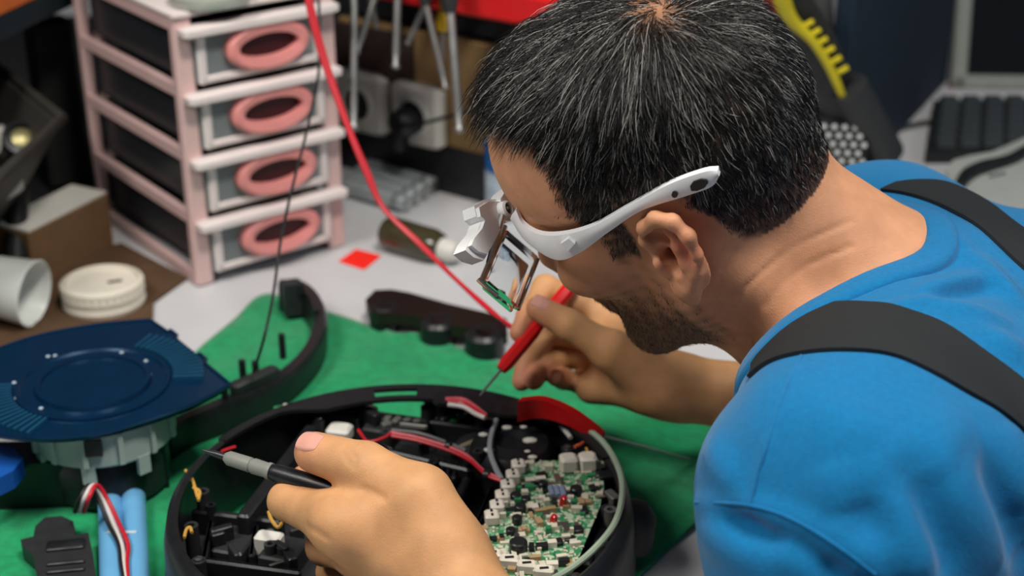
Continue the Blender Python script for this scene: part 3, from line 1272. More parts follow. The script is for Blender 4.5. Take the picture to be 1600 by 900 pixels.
# ------------------------------------------------------------------ pink drawer tower
M_PINK = mat('pale_pink_plastic', srgb(216, 182, 178), 0.4, var=0.05)
M_PINK2 = mat('coral_pink_plastic', srgb(230, 146, 142), 0.38, var=0.05)
M_FROST = mat('frosted_clear_plastic', srgb(168, 176, 178), 0.35, var=0.08, vscale=25, trans=0.55, ior=1.2)
M_LIP = mat('milky_plastic', srgb(226, 214, 212), 0.35, var=0.04)
M_SMOKE = mat('smoky_drawer_side', srgb(38, 42, 46), 0.3, var=0.1)
DA = V3(-.3236, 1.437, .0)
DM = frame(DA, (.79, .613, 0))
DW, DD, DH = .178, .245, .284
dr = thing('drawer_tower', 'pale pink plastic tower of four clear drawers with oval handles', 'drawer unit', DA)
for x, y, s_ in ((.009, .006, .020), (DW - .009, .006, .020), (.006, DD - .006, .012), (DW - .006, DD - .006, .012)):
    MB(DM).box((x, y, DH / 2), (s_, .014, DH), bev=.003).build('post', M_PINK, dr)
for k in range(5):
    z = .008 + k * (DH - .016) / 4
    for x in (.004, DW - .004):
        MB(DM).box((x, DD / 2, z), (.008, DD - .016, .015), bev=.002).build('side_rail', M_PINK, dr)
    MB(DM).box((DW / 2, DD - .004, z), (DW - .016, .006, .012), bev=.002).build('back_rail', M_PINK, dr)
MB(DM).box((DW / 2, DD / 2 - .002, DH + .002), (DW + .006, DD + .006, .006), bev=.003).build('top_panel', M_LIP, dr)
for k in range(4):
    z0 = .010 + k * (DH - .016) / 4
    hh = (DH - .016) / 4
    d_ = MB(DM)
    d_.box((.015, DD / 2, z0 + hh * .45), (.003, DD - .03, hh * .7))
    d_.box((DW - .015, DD / 2, z0 + hh * .45), (.003, DD - .03, hh * .7))
    d_.box((DW / 2, DD / 2, z0 + .006), (DW - .03, DD - .03, .003))
    d_.box((DW / 2, DD - .02, z0 + hh * .45), (DW - .03, .003, hh * .7))
    body = d_.build('drawer', M_SMOKE, dr)
    MB(DM).box((DW / 2, -.003, z0 + hh * .44), (DW - .034, .004, hh * .74), bev=.0015).build('front_panel', M_FROST, body)
    MB(DM).box((DW / 2, -.009, z0 + hh - .008), (DW - .004, .020, .011), bev=.004).build('lip', M_LIP, body)
    MB(DM).box((DW / 2, -.004, z0 + .008), (DW - .04, .006, .008), bev=.002).build('front_rim', M_LIP, body)
    for x in (.024, DW - .024):
        MB(DM).box((x, -.004, z0 + hh * .44), (.010, .006, hh * .78), bev=.002).build('front_rim', M_LIP, body)
    # oval handle ring
    hc = V3(DW * .53, -.007, z0 + hh * .50)
    vv, ff = [], []
    NO = 32
    for i in range(NO):
        t = 2 * math.pi * i / NO
        for (a_, b_, y_) in ((.0465, .0250, .003), (.0465, .0250, -.006), (.0420, .0215, -.0095), (.034, .0125, -.0080), (.033, .0115, .006)):
            vv.append(hc + V3(math.cos(t) * a_, y_, math.sin(t) * b_))
    for i in range(NO):
        j = (i + 1) % NO
        for l in range(4):
            ff.append((i * 5 + l, j * 5 + l, j * 5 + l + 1, i * 5 + l + 1))
    h_ = MB(DM).add(vv, ff).build('handle_ring', M_PINK2, body, angle=50)
    MB(DM).prism([hc + V3(math.cos(t) * .035, .0006, math.sin(t) * .0145) for t in np.linspace(0, 2 * math.pi, 25)[:-1]], (0, .002, 0)).build('handle_shade', mat('shaded_pink', srgb(60, 14, 20), .5), body)  # dark plate: the shade of the handle's hollow is put in its colour
# small screws in the drawers
for i in range(9):
    k = i % 4
    z0 = .010 + k * (DH - .016) / 4
    MB(DM).sph((.035 + .012 * random.random() + .012 * (i // 4), .006 + .01 * random.random(), z0 + .012), .0035, 8).build('button_cap', M_WHITE, dr)

# ------------------------------------------------------------------ round vent ring on the tower
c = at(328, 2, DH + .006)
vt = thing('round_vent_ring', 'pale metal round vent grille lying on top of the drawer tower', 'vent', c)
m_v = mat('pale_grey_metal', srgb(186, 190, 180), 0.35, 0.3, var=0.08)
MB().lathe([(.038, 0), (.040, .004), (.039, .010), (.033, .012), (.031, .008), (.031, 0)], c, n=40, closed=True).build('ring', m_v, vt)
MB().lathe([(.016, 0), (.017, .010), (.013, .014), (.0, .015)], c, n=28, caps=False).build('hub', m_v, vt)
MB().lathe([(.030, .0), (.030, .002)], c, n=28).build('dark_backing', M_BLK, vt)
for i in range(8):
    t = 2 * math.pi * i / 8 + .35
    d = V3(math.cos(t), math.sin(t), 0)
    MB().box(c + d * .024 + V3(0, 0, .007), (.018, .005, .006), frame((0, 0, 0), d)[:3, :3]).build('spoke', m_v, vt)

# ------------------------------------------------------------------ cables hanging over the bench
rc = thing('red_test_lead', 'red twin test lead hanging down past the drawer tower towards the hand', 'cable', at(795, 507, .0))
for s_ in (0, 1):
    o_ = s_ * 5
    MB().tube([atd(470 + o_, -60, 1.36), atd(482 + o_, 10, 1.36), atd(503 + o_, 90, 1.36), atd(541 + o_ * .6, 195, 1.355), atd(571 + o_, 270, 1.35), atd(598 + o_ * .4, 325, 1.345), atd(650 + o_, 378, 1.33), atd(710 + o_ * .3, 435, 1.30), atd(760 + o_, 482, 1.265), atd(803, 512 + o_, 1.24)], [.0024, .0024, .0023, .0020, .0016, .0015], 8, 8).build('strand', M_REDW, rc)
bc = MB().tube([atd(497, -60, 1.42), atd(499, 60, 1.42), atd(497, 120, 1.40), atd(478, 210, 1.37), atd(455, 300, 1.34), atd(438, 380, 1.31), atd(427, 460, 1.29), atd(412, 530, 1.27), at(396, 582, .05)], .0013, 8, 8).build('thin_black_lead', M_BLKW)
tag(bc, 'thin black lead hanging in front of the drawer handles', 'cable')

# ------------------------------------------------------------------ left: bin, cartons, cup, lid
bn_top = np.array([[-.456, 1.486], [-.600, 1.700], [-.86, 1.52], [-.66, 1.20], [-.475, 1.270]])
cen = bn_top.mean(0) + V3(-.05, .02)
bn_bot = cen + (bn_top - cen) * .62 + V3(-.03, .03)
bnT = thing('tool_bin', 'dark plastic parts bin left of the drawer tower holding white bits', 'bin', (cen[0], cen[1], 0))
vv, ff = [], []
for sc_, zz in ((1.0, .17), (1.03, .172), (1.03, .158)):
    pass
ot = np.c_[bn_top, np.full(5, .165)]
ob = np.c_[bn_bot, np.full(5, .004)]
it = np.c_[cen + (bn_top - cen) * .955, np.full(5, .165)]
ib = np.c_[cen + (bn_bot - cen) * .95, np.full(5, .010)]
vv = np.r_[ob, ot, it, ib]
for i in range(5):
    j = (i + 1) % 5
    for l in range(3):
        ff.append((l * 5 + j, l * 5 + i, l * 5 + 5 + i, l * 5 + 5 + j))
ff += [(0, 1, 2, 3, 4), (19, 18, 17, 16, 15)]
M_BIN = mat('dark_grey_bin_plastic', srgb(52, 50, 46), 0.55, var=0.15)
MB().add(vv, ff).build('shell', M_BIN, bnT, angle=30)
MB().tube(ot + V3(0, 0, .002), .006, 8, 1, True).build('rim', M_BIN, bnT)
gc = thing('brass_terminal', 'round brass terminal in a black collar lying in the dark bin', 'terminal', at(33, 223, .13))
MB().lathe([(.019, -.006), (.021, .010), (.015, .012), (.014, .006)], at(33, 223, .13), (.4, -.5, .75), 20).build('collar', M_BLK, gc)
MB().lathe([(.012, .004), (.012, .010), (.006, .014)], at(33, 223, .13), (.4, -.5, .75), 18).build('brass_face', mat('brass', (.40, .36, .18), .45, .8), gc)
sp = MB().cyl(at(33, 223, .13) - V3(.01, -.012, .02), V3(-.50, 1.40, .012), .012).build('stalk', M_BLK, gc)
for (x0, y0), (x1, y1), lab in (((-30, 205), (14, 195), 'white plastic bit at the back of the dark bin'), ((-30, 285), (22, 256), 'white plastic bit lying along the near rim of the dark bin')):
    o = bar(MB(), (x0, y0), (x1, y1), .022, .10, .128, .004).build('white_plastic_bit', M_WHITE)
    tag(o, lab, 'plastic bit')
c0 = V3(-.435, 1.545, 0)
CM = frame(c0, (-.44, -.90, 0))
cb = thing('cardboard_carton', 'small brown carton with white top standing beside the drawer tower', 'box', c0)
MB(CM).box((.062, -.026, .031), (.124, .05, .062), bev=.001).build('carton_body', M_CARD, cb)
MB(CM).box((.062, -.026, .0635), (.122, .048, .002)).build('white_lid', M_WHITE, cb)
sh = MB().prism(pxs([(120, 402), (190, 383), (292, 437), (240, 474), (238, 522), (120, 560), (-60, 585), (-80, 470)], .001), .003).build('cardboard_sheet', mat('dark_brown_card', srgb(86, 62, 42), .85, var=.15))  # card; its dark brown also paints in the shadow under the lid
tag(sh, 'flat brown cardboard sheet on the desk under cup and lid', 'cardboard')
ce = at(50, 458, .036)
ax = unit(V3(-.93, .22, .10))
cup = thing('plastic_cup', 'white plastic cup lying on its side with its mouth to the right', 'cup', ce)
MB().lathe([(.0, .072), (.024, .072), (.027, .068), (.0325, .0), (.0335, -.002), (.0325, -.003), (.0305, .0), (.0250, .066), (.0, .068)], ce, ax, 32, caps=False).build('cup_wall', mat('white_cup_plastic', srgb(222, 226, 222), .35, var=.05), cup)
MB().lathe([(.0297, .038), (.0282, .060)], ce, ax, 32, caps=False).build('green_band', mat('green_print', srgb(30, 150, 60), .5), cup)
lc_ = at(163, 472, .004)
lid = thing('jar_lid', 'round white jar lid lying on the brown cardboard', 'lid', lc_)
M_LID = mat('cream_plastic', srgb(226, 218, 204), 0.45, var=0.05)
MB().lathe([(.0405, 0), (.0415, .004), (.0405, .006), (.0405, .012), (.0415, .014), (.0405, .017), (.0405, .024), (.036, .026), (.035, .021), (.0, .0205)], lc_, n=48, caps=False).build('lid_shell', M_LID, lid)
for i in range(36):
    t = 2 * math.pi * i / 36
    d = V3(math.cos(t), math.sin(t), 0)
    if d[1] < .35:
        MB().box(lc_ + d * .0406 + V3(0, 0, .0205), (.0012, .0025, .006), frame((0, 0, 0), d)[:3, :3]).build('grip_rib', M_LID, lid)
MB().box(lc_ + V3(.012, .004, .0213), (.014, .004, .001), frame((0, 0, 0), (1, .4, 0))[:3, :3]).build('dirt_fleck', M_BLK2, lid)

# ------------------------------------------------------------------ white desk odds and ends
st = MB().prism(pxs([(529, 409), (556, 390), (596, 400), (569, 422)], .0003), .0008).build('red_sticker', mat('fluorescent_red_paper', srgb(250, 38, 24), 0.7, var=0.04))
tag(st, 'bright red square sticker on the white desk beside the drawer tower', 'sticker')
a, b = at(604, 362, .019), at(690, 388, .017)
bt = thing('small_bottle', 'small dark olive bottle with white cap lying on the desk', 'bottle', (a + b) / 2)
ab = b - a
L = np.linalg.norm(ab)
MB().lathe([(.0, 0), (.016, .0), (.0185, .004), (.0185, L - .012), (.016, L - .003), (.010, L), (.0, L)], a, ab, 28, caps=False).build('bottle_body', mat('olive_glass', srgb(62, 58, 38), .15, var=.15, coat=.3), bt)
MB().lathe([(.0085, L - .002), (.012, L + .001), (.0125, L + .012), (.009, L + .020), (.0, L + .021)], a, ab, 24).build('cap', M_WHITE, bt)
M_ALU = mat('dull_aluminium', srgb(176, 184, 186), 0.4, 0.35, var=0.12)
for i in range(6):
    t = i / 5
    e = (706 + (634 - 706) * t, 270 + (318 - 270) * t)
    p, q_ = at(*e, .011), at(e[0] - 104, e[1] - 30, .011)
    d = unit(q_ - p)
    L = np.linalg.norm(q_ - p)
    lab = ['farthest', 'second farthest', 'third farthest', 'third nearest', 'second nearest', 'nearest'][i]
    tb = thing('aluminium_tube', f'grey aluminium tube lying in a row behind the small bottle, {lab} of six', 'tube', p, 'aluminium tubes in a row')
    MB().lathe([(.0085, 0), (.0098, .002), (.0098, L - .003), (.0085, L)], p, d, 18).build('tube_body', M_ALU, tb)
    MB().lathe([(.0055, -.004), (.006, .0005)], p, d, 14).build('end_cap', M_STEEL, tb)
    MB().lathe([(.0101, .010), (.0101, .014)], p, d, 18).build('band', M_GREY, tb)
br = thing('wheel_bracket', 'dark brown moulded bracket with three round bosses on the white desk', 'bracket', at(680, 505, 0))
M_BRN = mat('dark_brown_plastic', srgb(34, 24, 22), 0.35, var=0.2)
MB().prism(pxs([(571, 468), (586, 453), (612, 452), (640, 457), (700, 474), (760, 488), (792, 498), (793, 520), (765, 520), (730, 512), (690, 506), (650, 494), (622, 490), (590, 490), (576, 482)], .024), -.012).build('bracket_plate', M_BRN, br, angle=30)
for (x, y, r_) in ((600, 478, .015), (684, 500, .017), (757, 518, .019)):
    p = at(x, y, .024)
    p[2] = 0
    w_ = MB().lathe([(r_, .0), (r_, .021), (r_ * .8, .0245), (r_ * .45, .0245), (r_ * .42, .014), (.0, .014)], p, n=24, caps=False).build('boss', M_BLK, br)
    MB().sph(p + V3(0, -.002, .015), .003, 8).build('rivet', M_STEEL if x == 684 else M_BLK2, w_)

# ------------------------------------------------------------------ back: socket board, can, tool rack
vd = unit(V3(.82, -.57, 0))
BO = at(655, 236, .05)
BMx = frame(BO, vd)          # local y points away from the camera
bd = thing('socket_board', 'upright plywood board behind the desk carrying the white power sockets', 'board', (BO[0], BO[1], 0))
MB(BMx).box((-.015, .02, .065), (.225, .016, .150), bev=.001).build('panel', mat('tan_plywood', srgb(128, 102, 66), .7, var=.2, vscale=18), bd)
MB(BMx).box((-.075, .010, .105), (.125, .006, .060), bev=.001).build('dark_panel', mat('dark_brown_board', srgb(48, 32, 28), .7, var=.2), bd)
MB(BMx).box((-.01, .03, -.02), (.26, .04, .06)).build('plinth', M_BLK, bd)
for sx, lab in ((.0, 'white square power socket with black plug in it on plywood board'), (-.084, 'white square power socket partly behind hanging rods nearest the drawer tower')):
    so = thing('power_socket', lab, 'socket', xf(BMx, (sx, 0, .045)), 'sockets on the board')
    MB(BMx).box((sx, .001, .045), (.073, .020, .075), bev=.006).build('housing', M_WHITE, so)
    MB(BMx).lathe([(.023, 0), (.024, .004), (.020, .005), (.019, .001)], (sx, -.009, .045), (0, -1, 0), 28).build('socket_ring', M_WHITE, so)
    MB(BMx).lathe([(.019, 0), (.019, .002)], (sx, -.0095, .045), (0, -1, 0), 24).build('socket_well', M_BLK2, so)
pl = thing('power_plug', 'black power plug with thin cable pushed into the white socket', 'plug', xf(BMx, (0, -.03, .04)))
MB(BMx).lathe([(.0175, 0), (.018, .012), (.015, .024), (.010, .028)], (-.002, -.0115, .042), (0, -1, 0), 22).build('plug_body', M_BLK, pl)
MB(BMx).box((-.004, -.028, .025), (.012, .02, .034), bev=.004).build('grip', M_BLK, pl)
MB().tube([xf(BMx, (.004, -.036, .042)), xf(BMx, (.03, -.042, .050)), xf(BMx, (.07, -.04, .066)), xf(BMx, (.12, -.04, .085)), xf(BMx, (.2, .0, .10))], .0024, 8, 6).build('cord', M_BLKW, pl)
cc_ = at(803, 332, 0)
can = thing('spray_can', 'blue and white can with yellow ring half hidden by the forehead', 'can', cc_)
MB().lathe([(.032, 0), (.033, .002), (.033, .052), (.033, .056)], cc_, n=36).build('white_label', mat('white_blue_label', srgb(170, 186, 200), .4, var=.5, vscale=60), can)
MB().lathe([(.0331, .056), (.0331, .098)], cc_, n=36).build('blue_wall', mat('blue_enamel', srgb(22, 92, 158), .35, var=.06), can)
MB().lathe([(.0334, .098), (.0334, .104)], cc_, n=36).build('yellow_ring', mat('yellow_enamel', srgb(206, 190, 40), .4), can)
MB().lathe([(.031, .104), (.030, .128), (.026, .140), (.012, .144)], cc_, n=36).build('black_cap', M_BLK, can)
RKo = atd(742, 18, 1.62)
RM = frame(RKo, vd)
rk = thing('red_tool_rack', 'red plastic tool rack with round slots above the sockets', 'tool rack', RKo)
rp = MB(RM)
rp.box((-.02, .0, .012), (.30, .012, .034), bev=.004)
rp.box((-.02, .062, .012), (.30, .010, .034), bev=.003)
rp.box((.125, .03, .012), (.012, .06, .034), bev=.003)
rp.build('rack_frame', M_RED, rk)
for i in range(7):
    MB(RM).box((-.15 + i * .042, .03, .018), (.012, .056, .018), bev=.002).build('divider', M_RED, rk)
MB(RM).lathe([(.016, 0), (.018, .010), (.010, .022)], (.088, .028, .022), n=20).build('black_knob', M_BLK, rk)
MB(RM).box((-.08, .075, .10), (.4, .006, .3)).build('back_plate', M_BLK, rk)
rods = [((553, -30), (553, 205), .0040, 1.60, 'straight steel rod hanging in front of the left socket'),
        ((598, -40), (556, 85), .0035, 1.62, 'slanting steel rod crossing behind the straight rod near the drawer tower'),
        ((622, -30), (618, 108), .0040, 1.60, 'short steel rod hanging above the plugged socket'),
        ((664, 8), (636, 70), .0030, 1.64, 'short slanting steel rod under the red rack'),
        ((666, 8), (697, 140), .0036, 1.60, 'long slanting steel rod in front of the plugged socket'),
        ((704, 20), (718, 208), .0045, 1.58, 'long steel rod with flat tip hanging right of the plug'),
        ((694, 20), (690, 92), .0028, 1.63, 'short rod with yellow collar under the red rack'),
        ((572, -30), (590, 45), .0030, 1.66, 'small steel rod high up between sockets and drawer tower')]
for p0, p1, r_, zc, lab in rods:
    a, b = atd(*p0, zc), atd(*p1, zc + .01)
    L = np.linalg.norm(b - a)
    o = thing('hanging_driver', lab, 'screwdriver', b, 'drivers hanging in the red rack')
    MB().lathe([(r_, 0), (r_, L * .8), (r_ * .8, L * .93), (r_ * 1.3, L * .97), (r_ * .6, L)], a, b - a, 12).build('shaft', mat('dull_steel', (.30, .30, .29), .45, .9, var=.2), o)
    hl = MB().lathe([(r_ * 1.6, -.09), (r_ * 2.6, -.08), (r_ * 2.6, -.02), (r_ * 1.5, .0)], a, b - a, 14).build('handle', mat('yellow_plastic', srgb(214, 170, 30), .4) if 'yellow' in lab else M_BLK2, o)
    if 'yellow' in lab:
        MB().lathe([(.007, .0), (.0075, .004), (.0075, .014), (.005, .02)], a, b - a, 14).build('collar', MATS['yellow_plastic'], o)

# ------------------------------------------------------------------ back right: tool with yellow trim, screen, keyboard
zt = lambda y: np.interp(y, [-60, 262], [1.60, 1.80])
tp = lambda x, y, o=0.0: atd(x, y, zt(y) + o)
yt = thing('yellow_black_tool', 'long black tool with yellow trim leaning behind the head', 'tool', at(1395, 262, 0))
pl_ = [tp(*p) for p in [(1205, -40), (1252, -30), (1275, 5), (1300, 45), (1322, 95), (1338, 140), (1372, 196), (1402, 250), (1392, 276), (1352, 290), (1322, 262), (1288, 196), (1262, 140), (1240, 80), (1215, 30)]]
MB().prism(pl_, unit(ray(1300, 120)) * .045).build('tool_body', M_BLK2, yt, angle=30)
MB().tube([tp(1216, -40, -.016), tp(1222, 0, -.016), tp(1238, 32, -.016), tp(1268, 62, -.016), tp(1292, 98, -.016), tp(1306, 126, -.016), tp(1316, 150, -.016)], [.010, .010, .0075, .005, .005, .005, .004], 10, 6).build('yellow_trim', mat('yellow_rubber', srgb(214, 196, 34), .5), yt)
for i in range(6):
    t = i / 5
    x, y = 1264 + 54 * t, 36 + 72 * t - 8 * t * (1 - t)
    a = tp(x - 8, y + 5, -.014)
    b = tp(x + 7, y - 3, -.014)
    MB().tube([a, b], .0032, 8, 2).build('grip_rib', MATS['yellow_rubber'], yt)
MB().tube([tp(1326, 136, -.006), tp(1356, 190, -.006), tp(1384, 242, -.006)], .022, 12, 5).build('shaft_sleeve', mat('charcoal_rubber', srgb(44, 46, 48), .55), yt)
rt = thing('red_clamp', 'red plastic clamp hanging right behind the crown of the head', 'clamp', tp(1200, 40, .02))
MB().prism([tp(x, y, .03) for x, y in [(1160, -30), (1215, -20), (1228, 20), (1240, 50), (1232, 78), (1212, 70), (1195, 82), (1172, 40)]], unit(ray(1200, 30)) * .03).build('clamp_jaw', M_RED, rt, angle=30)
MB().tube([tp(1215, 66, .02), tp(1190, 20, .02), tp(1180, -30, .02)], .006, 8, 4).build('clamp_bar', mat('dark_red_plastic', srgb(120, 14, 20), .4), rt)
gp_ = MB().tube([tp(1283, -40, .10), tp(1290, 70, .10)], .011, 12, 2).build('grey_post', M_GREY)
tag(gp_, 'pale grey post standing behind the yellow trimmed tool', 'post')
# perforated loudspeaker
sc_ = at(1296, 330, 0)
spk = thing('perforated_speaker', 'black box with a grid of bright round holes beside the neck', 'speaker', sc_)
SM = frame(sc_, (1, -.15, 0))
MB(SM).box((0, .03, .055), (.075, .05, .11), bev=.004).build('cabinet', M_BLK, spk)
stud = None
for r_ in range(10):
    for c in range(6):
        p = xf(SM, (-.032 + c * .0116 + (.0058 if r_ % 2 else 0), .0045, .010 + r_ * .0101))
        if stud is None:
            stud = MB(frame(sc_, (1, -.15, 0))).lathe([(.0033, 0), (.0030, .0008), (.0, .001)], (0, 0, 0), (0, -1, 0), 10, caps=False).build('bright_hole', mat('pale_grey_mesh', srgb(205, 208, 204), .4), spk)
            stud.location = p - sc_
        else:
            copy_part(stud, spk, p - sc_)
# dark blue partition
a, b = at(1479, 130, 0), at(1395, 222, 0)
PM = frame(b, a - b)
L = np.linalg.norm(a - b)
pt = MB(PM).box((L / 2 - .12, .012, .30), (L + .24, .022, .60), bev=.003).build('desk_partition', mat('dark_blue_felt', srgb(14, 34, 52), .85, var=.2))
tag(pt, 'dark blue upright partition standing on the desk behind the man', 'partition')
# monitor with pale frame
mo = at(1486, 138, 0)
mn = thing('pale_framed_screen', 'black screen in a pale frame standing behind the keyboard', 'screen', mo)
MM = frame(mo, (1, -.05, 0), (0, .22, 1))
fr = MB(MM)
fr.box((.010, .006, .19), (.022, .022, .38), bev=.004)
fr.box((.24, .006, .010), (.48, .022, .020), bev=.004)
fr.box((.24, .006, .37), (.48, .022, .020), bev=.004)
fr.box((.47, .006, .19), (.022, .022, .38), bev=.004)
M_PALE = mat('pale_grey_plastic', srgb(150, 154, 146), 0.45, var=0.06)
fr.build('screen_frame', M_PALE, mn)
MB(MM).box((.24, .010, .19), (.45, .012, .35)).build('display', mat('black_glass', (.006, .007, .009), .15), mn)
MB().lathe([(.006, 0), (.006, .002), (.003, .003)], at(1487, 133, .004), n=14).build('red_light', mat('dark_red_lens', srgb(110, 20, 22), .3), mn)
# keyboard
ka, kb = at(1463, 166, .0), at(1444, 256, .0)
kx = unit(V3(1, .02, 0))
KM = frame(kb, kx)
KD = .205
kbd = thing('keyboard', 'black keyboard on the white desk at the far right', 'keyboard', kb)
sk = (ka - kb)[0] / (ka - kb)[1]
MB(KM).prism([(0, 0, 0), (.44, 0, 0), (.44 + sk * KD, KD, 0), (sk * KD, KD, 0)], .016).build('key_bed', M_BLK, kbd)
key0 = None
M_KEY = mat('dark_keycap', srgb(58, 64, 68), 0.45, var=0.15)
for r_ in range(6):
    for c in range(11):
        y = .016 + r_ * .033
        loc = xf(KM, (.014 + c * .030 + sk * y, y, .016)) - kb
        if key0 is None:
            key0 = MB(frame(kb, kx)).box((.012, .012, .004), (.024, .021, .008), taper=.82).build('key', M_KEY, kbd)
            key0.location = loc
        else:
            copy_part(key0, kbd, loc)
kc = MB().tube([at(1396, 205, .004), at(1420, 196, .006), at(1450, 190, .006), at(1470, 187, .008)], .003, 8, 5).build('dark_power_cable', mat('dark_grey_cord', srgb(50, 52, 52), .5))
tag(kc, 'dark cord running across the desk to the keyboard', 'cable')
hd = thing('white_scanner', 'white handheld device with black curved band lying on the keyboard', 'device', at(1540, 290, .02))
MB().prism(pxs([(1479, 262), (1490, 250), (1515, 243), (1550, 237), (1590, 220), (1640, 196), (1700, 190), (1700, 300), (1620, 305), (1540, 306), (1500, 298), (1484, 282)], .046), -.026).build('device_body', mat('silver_white_plastic', srgb(168, 172, 168), .35, var=.06), hd, angle=30)
MB().tube([at(1498, 292, .048), at(1512, 274, .048), at(1540, 262, .048), at(1580, 250, .048), at(1620, 228, .048), at(1680, 205, .048)], [.006, .009, .010, .008, .008, .008], 10, 6).build('black_band', M_BLK, hd)
for i in range(3):
    MB().lathe([(.003, 0), (.003, .0015)], at(1549 + i * 9, 276 - i * 2, .046), n=10).build('button', M_BLK2, hd)
# shelf, top left
a, b = atd(-60, 58, 1.52), atd(150, -42, 1.72)
SHM = frame(a, b - a)
sf_ = thing('orange_shelf', 'orange wooden shelf with dark edge at the top left corner', 'shelf', a)
L = np.linalg.norm(b - a)
MB(SHM).box((L / 2, .11, .012), (L + .2, .22, .02), bev=.002).build('shelf_board', mat('orange_wood', srgb(196, 98, 48), .5, var=.18, vscale=25), sf_)
MB(SHM).box((L / 2, .006, -.010), (L + .2, .012, .024)).build('shelf_edge', mat('dark_teal_edge', srgb(24, 36, 42), .5), sf_)
for x in (-.05, L + .05):
    MB(SHM).box((x, .20, -.02), (.02, .02, .05)).build('bracket', M_BLK, sf_)
_a = atd(78, 72, 1.78)
ad = MB().box((_a[0], _a[1], .104), (.05, .035, .20), frame((0, 0, 0), (.8, .5, 0))[:3, :3], bev=.004).build('dark_adapter', mat('dim_grey_plastic', srgb(40, 42, 42), .6))
tag(ad, 'dark grey block standing in the shadow under the orange shelf', 'adapter')

# black sheet and backdrop added to darken the back left and behind the sockets
dm = MB().prism([(-.412, 1.505, .0005), (-.50, 1.655, .0005), (-.40, 1.74, .0005), (-.30, 1.70, .0005), (-.22, 1.80, .0005), (-.25, 2.5, .0005), (-1.25, 2.5, .0005), (-1.25, 1.10, .0005), (-.60, 1.22, .0005), (-.52, 1.40, .0005)], .002).build('dark_sheet', mat('black_sheet', (.008, .009, .011), .8))
tag(dm, 'added black sheet that darkens the desk behind the bin and drawer tower', 'dark sheet')
pg = thing('dark_backdrop', 'tall black backdrop added to darken the space behind the sockets and hanging drivers', 'dark_backdrop', xf(BMx, (-.05, .08, -.05)))
MB(BMx).box((-.03, .082, .24), (.50, .012, .58), bev=.002).build('backdrop_panel', mat('black_backdrop', (.010, .011, .014), .7), pg)
for x in (-.27, .21):
    MB(BMx).box((x, .10, .20), (.02, .03, .50)).build('upright', M_BLK, pg)

# ------------------------------------------------------------------ opened robot vacuum
RX, RY, RR = -.079, .925, .167
rob = thing('robot_chassis', 'opened black round robot vacuum chassis on the green cloth', 'robot vacuum', (RX, RY, .004))


def in_poly(x, y, P):
    ins = np.zeros(len(x), bool)
    n = len(P)
    for i in range(n):
        x1, y1 = P[i][:2]
        x2, y2 = P[(i + 1) % n][:2]
        c = ((y1 > y) != (y2 > y)) & (x < (x2 - x1) * (y - y1) / (y2 - y1 + 1e-12) + x1)
        ins ^= c
    return ins


def plate(name, zt_, th, r1, holes, m, parent, r0=0.0, cell=.004, keep=None):
    g = np.arange(-RR, RR, cell) + cell / 2
    X, Y = np.meshgrid(g, g, indexing='ij')
    r = np.hypot(X, Y)
    k = (r < r1) & (r > r0)
    for h in holes:
        k &= ~in_poly((X + RX).ravel(), (Y + RY).ravel(), h).reshape(X.shape)
    vid, v, f = {}, [], []

    def vtx(i, j):
        if (i, j) not in vid:
            vid[i, j] = len(v)
            x, y = g[0] - cell / 2 + i * cell, g[0] - cell / 2 + j * cell
            rr = math.hypot(x, y)
            if rr > r1 - cell * .8:
                x, y = x / rr * r1, y / rr * r1
            elif r0 and rr < r0 + cell * .8:
                x, y = x / rr * r0, y / rr * r0
            v.append((x + RX, y + RY, zt_))
        return vid[i, j]
    for i, j in np.argwhere(k):
        f.append((vtx(i, j), vtx(i + 1, j), vtx(i + 1, j + 1), vtx(i, j + 1)))
    o = np_mesh(name, np.array(v), f, m, parent, smooth=False)
    md_ = o.modifiers.new('thickness', 'SOLIDIFY')
    md_.thickness = th
    md_.offset = -1
    return o


holeL = pxs([(296, 806), (335, 722), (385, 668), (470, 640), (486, 668), (436, 742), (390, 814)], .032)
holeM = pxs([(585, 620), (660, 620), (660, 650), (585, 650)], .014)
plate('base_plate', .032, .004, RR - .003, [holeL], M_BLK2, rob)
# outer wall and bumper
ow = MB().lathe([(RR - .004, .006), (RR, .010), (RR + .001, .030), (RR, .032), (RR - .001, .060), (RR - .004, .074), (RR - .009, .078), (RR - .012, .076), (RR - .007, .060), (RR - .0065, .032), (RR - .006, .012)], (RX, RY, 0), n=128, closed=True)
_wv = np.array(ow.v)
ow.f = [f for f in ow.f if not (_wv[list(f)].mean(0)[1] > RY + .12 and -.116 < _wv[list(f)].mean(0)[0] < -.070 and .028 < _wv[list(f)].mean(0)[2] < .0715)]
ow.build('outer_wall', M_BLK, rob, angle=50)
slot = pxs([(588, 594), (660, 597), (656, 616), (596, 611)], .078)
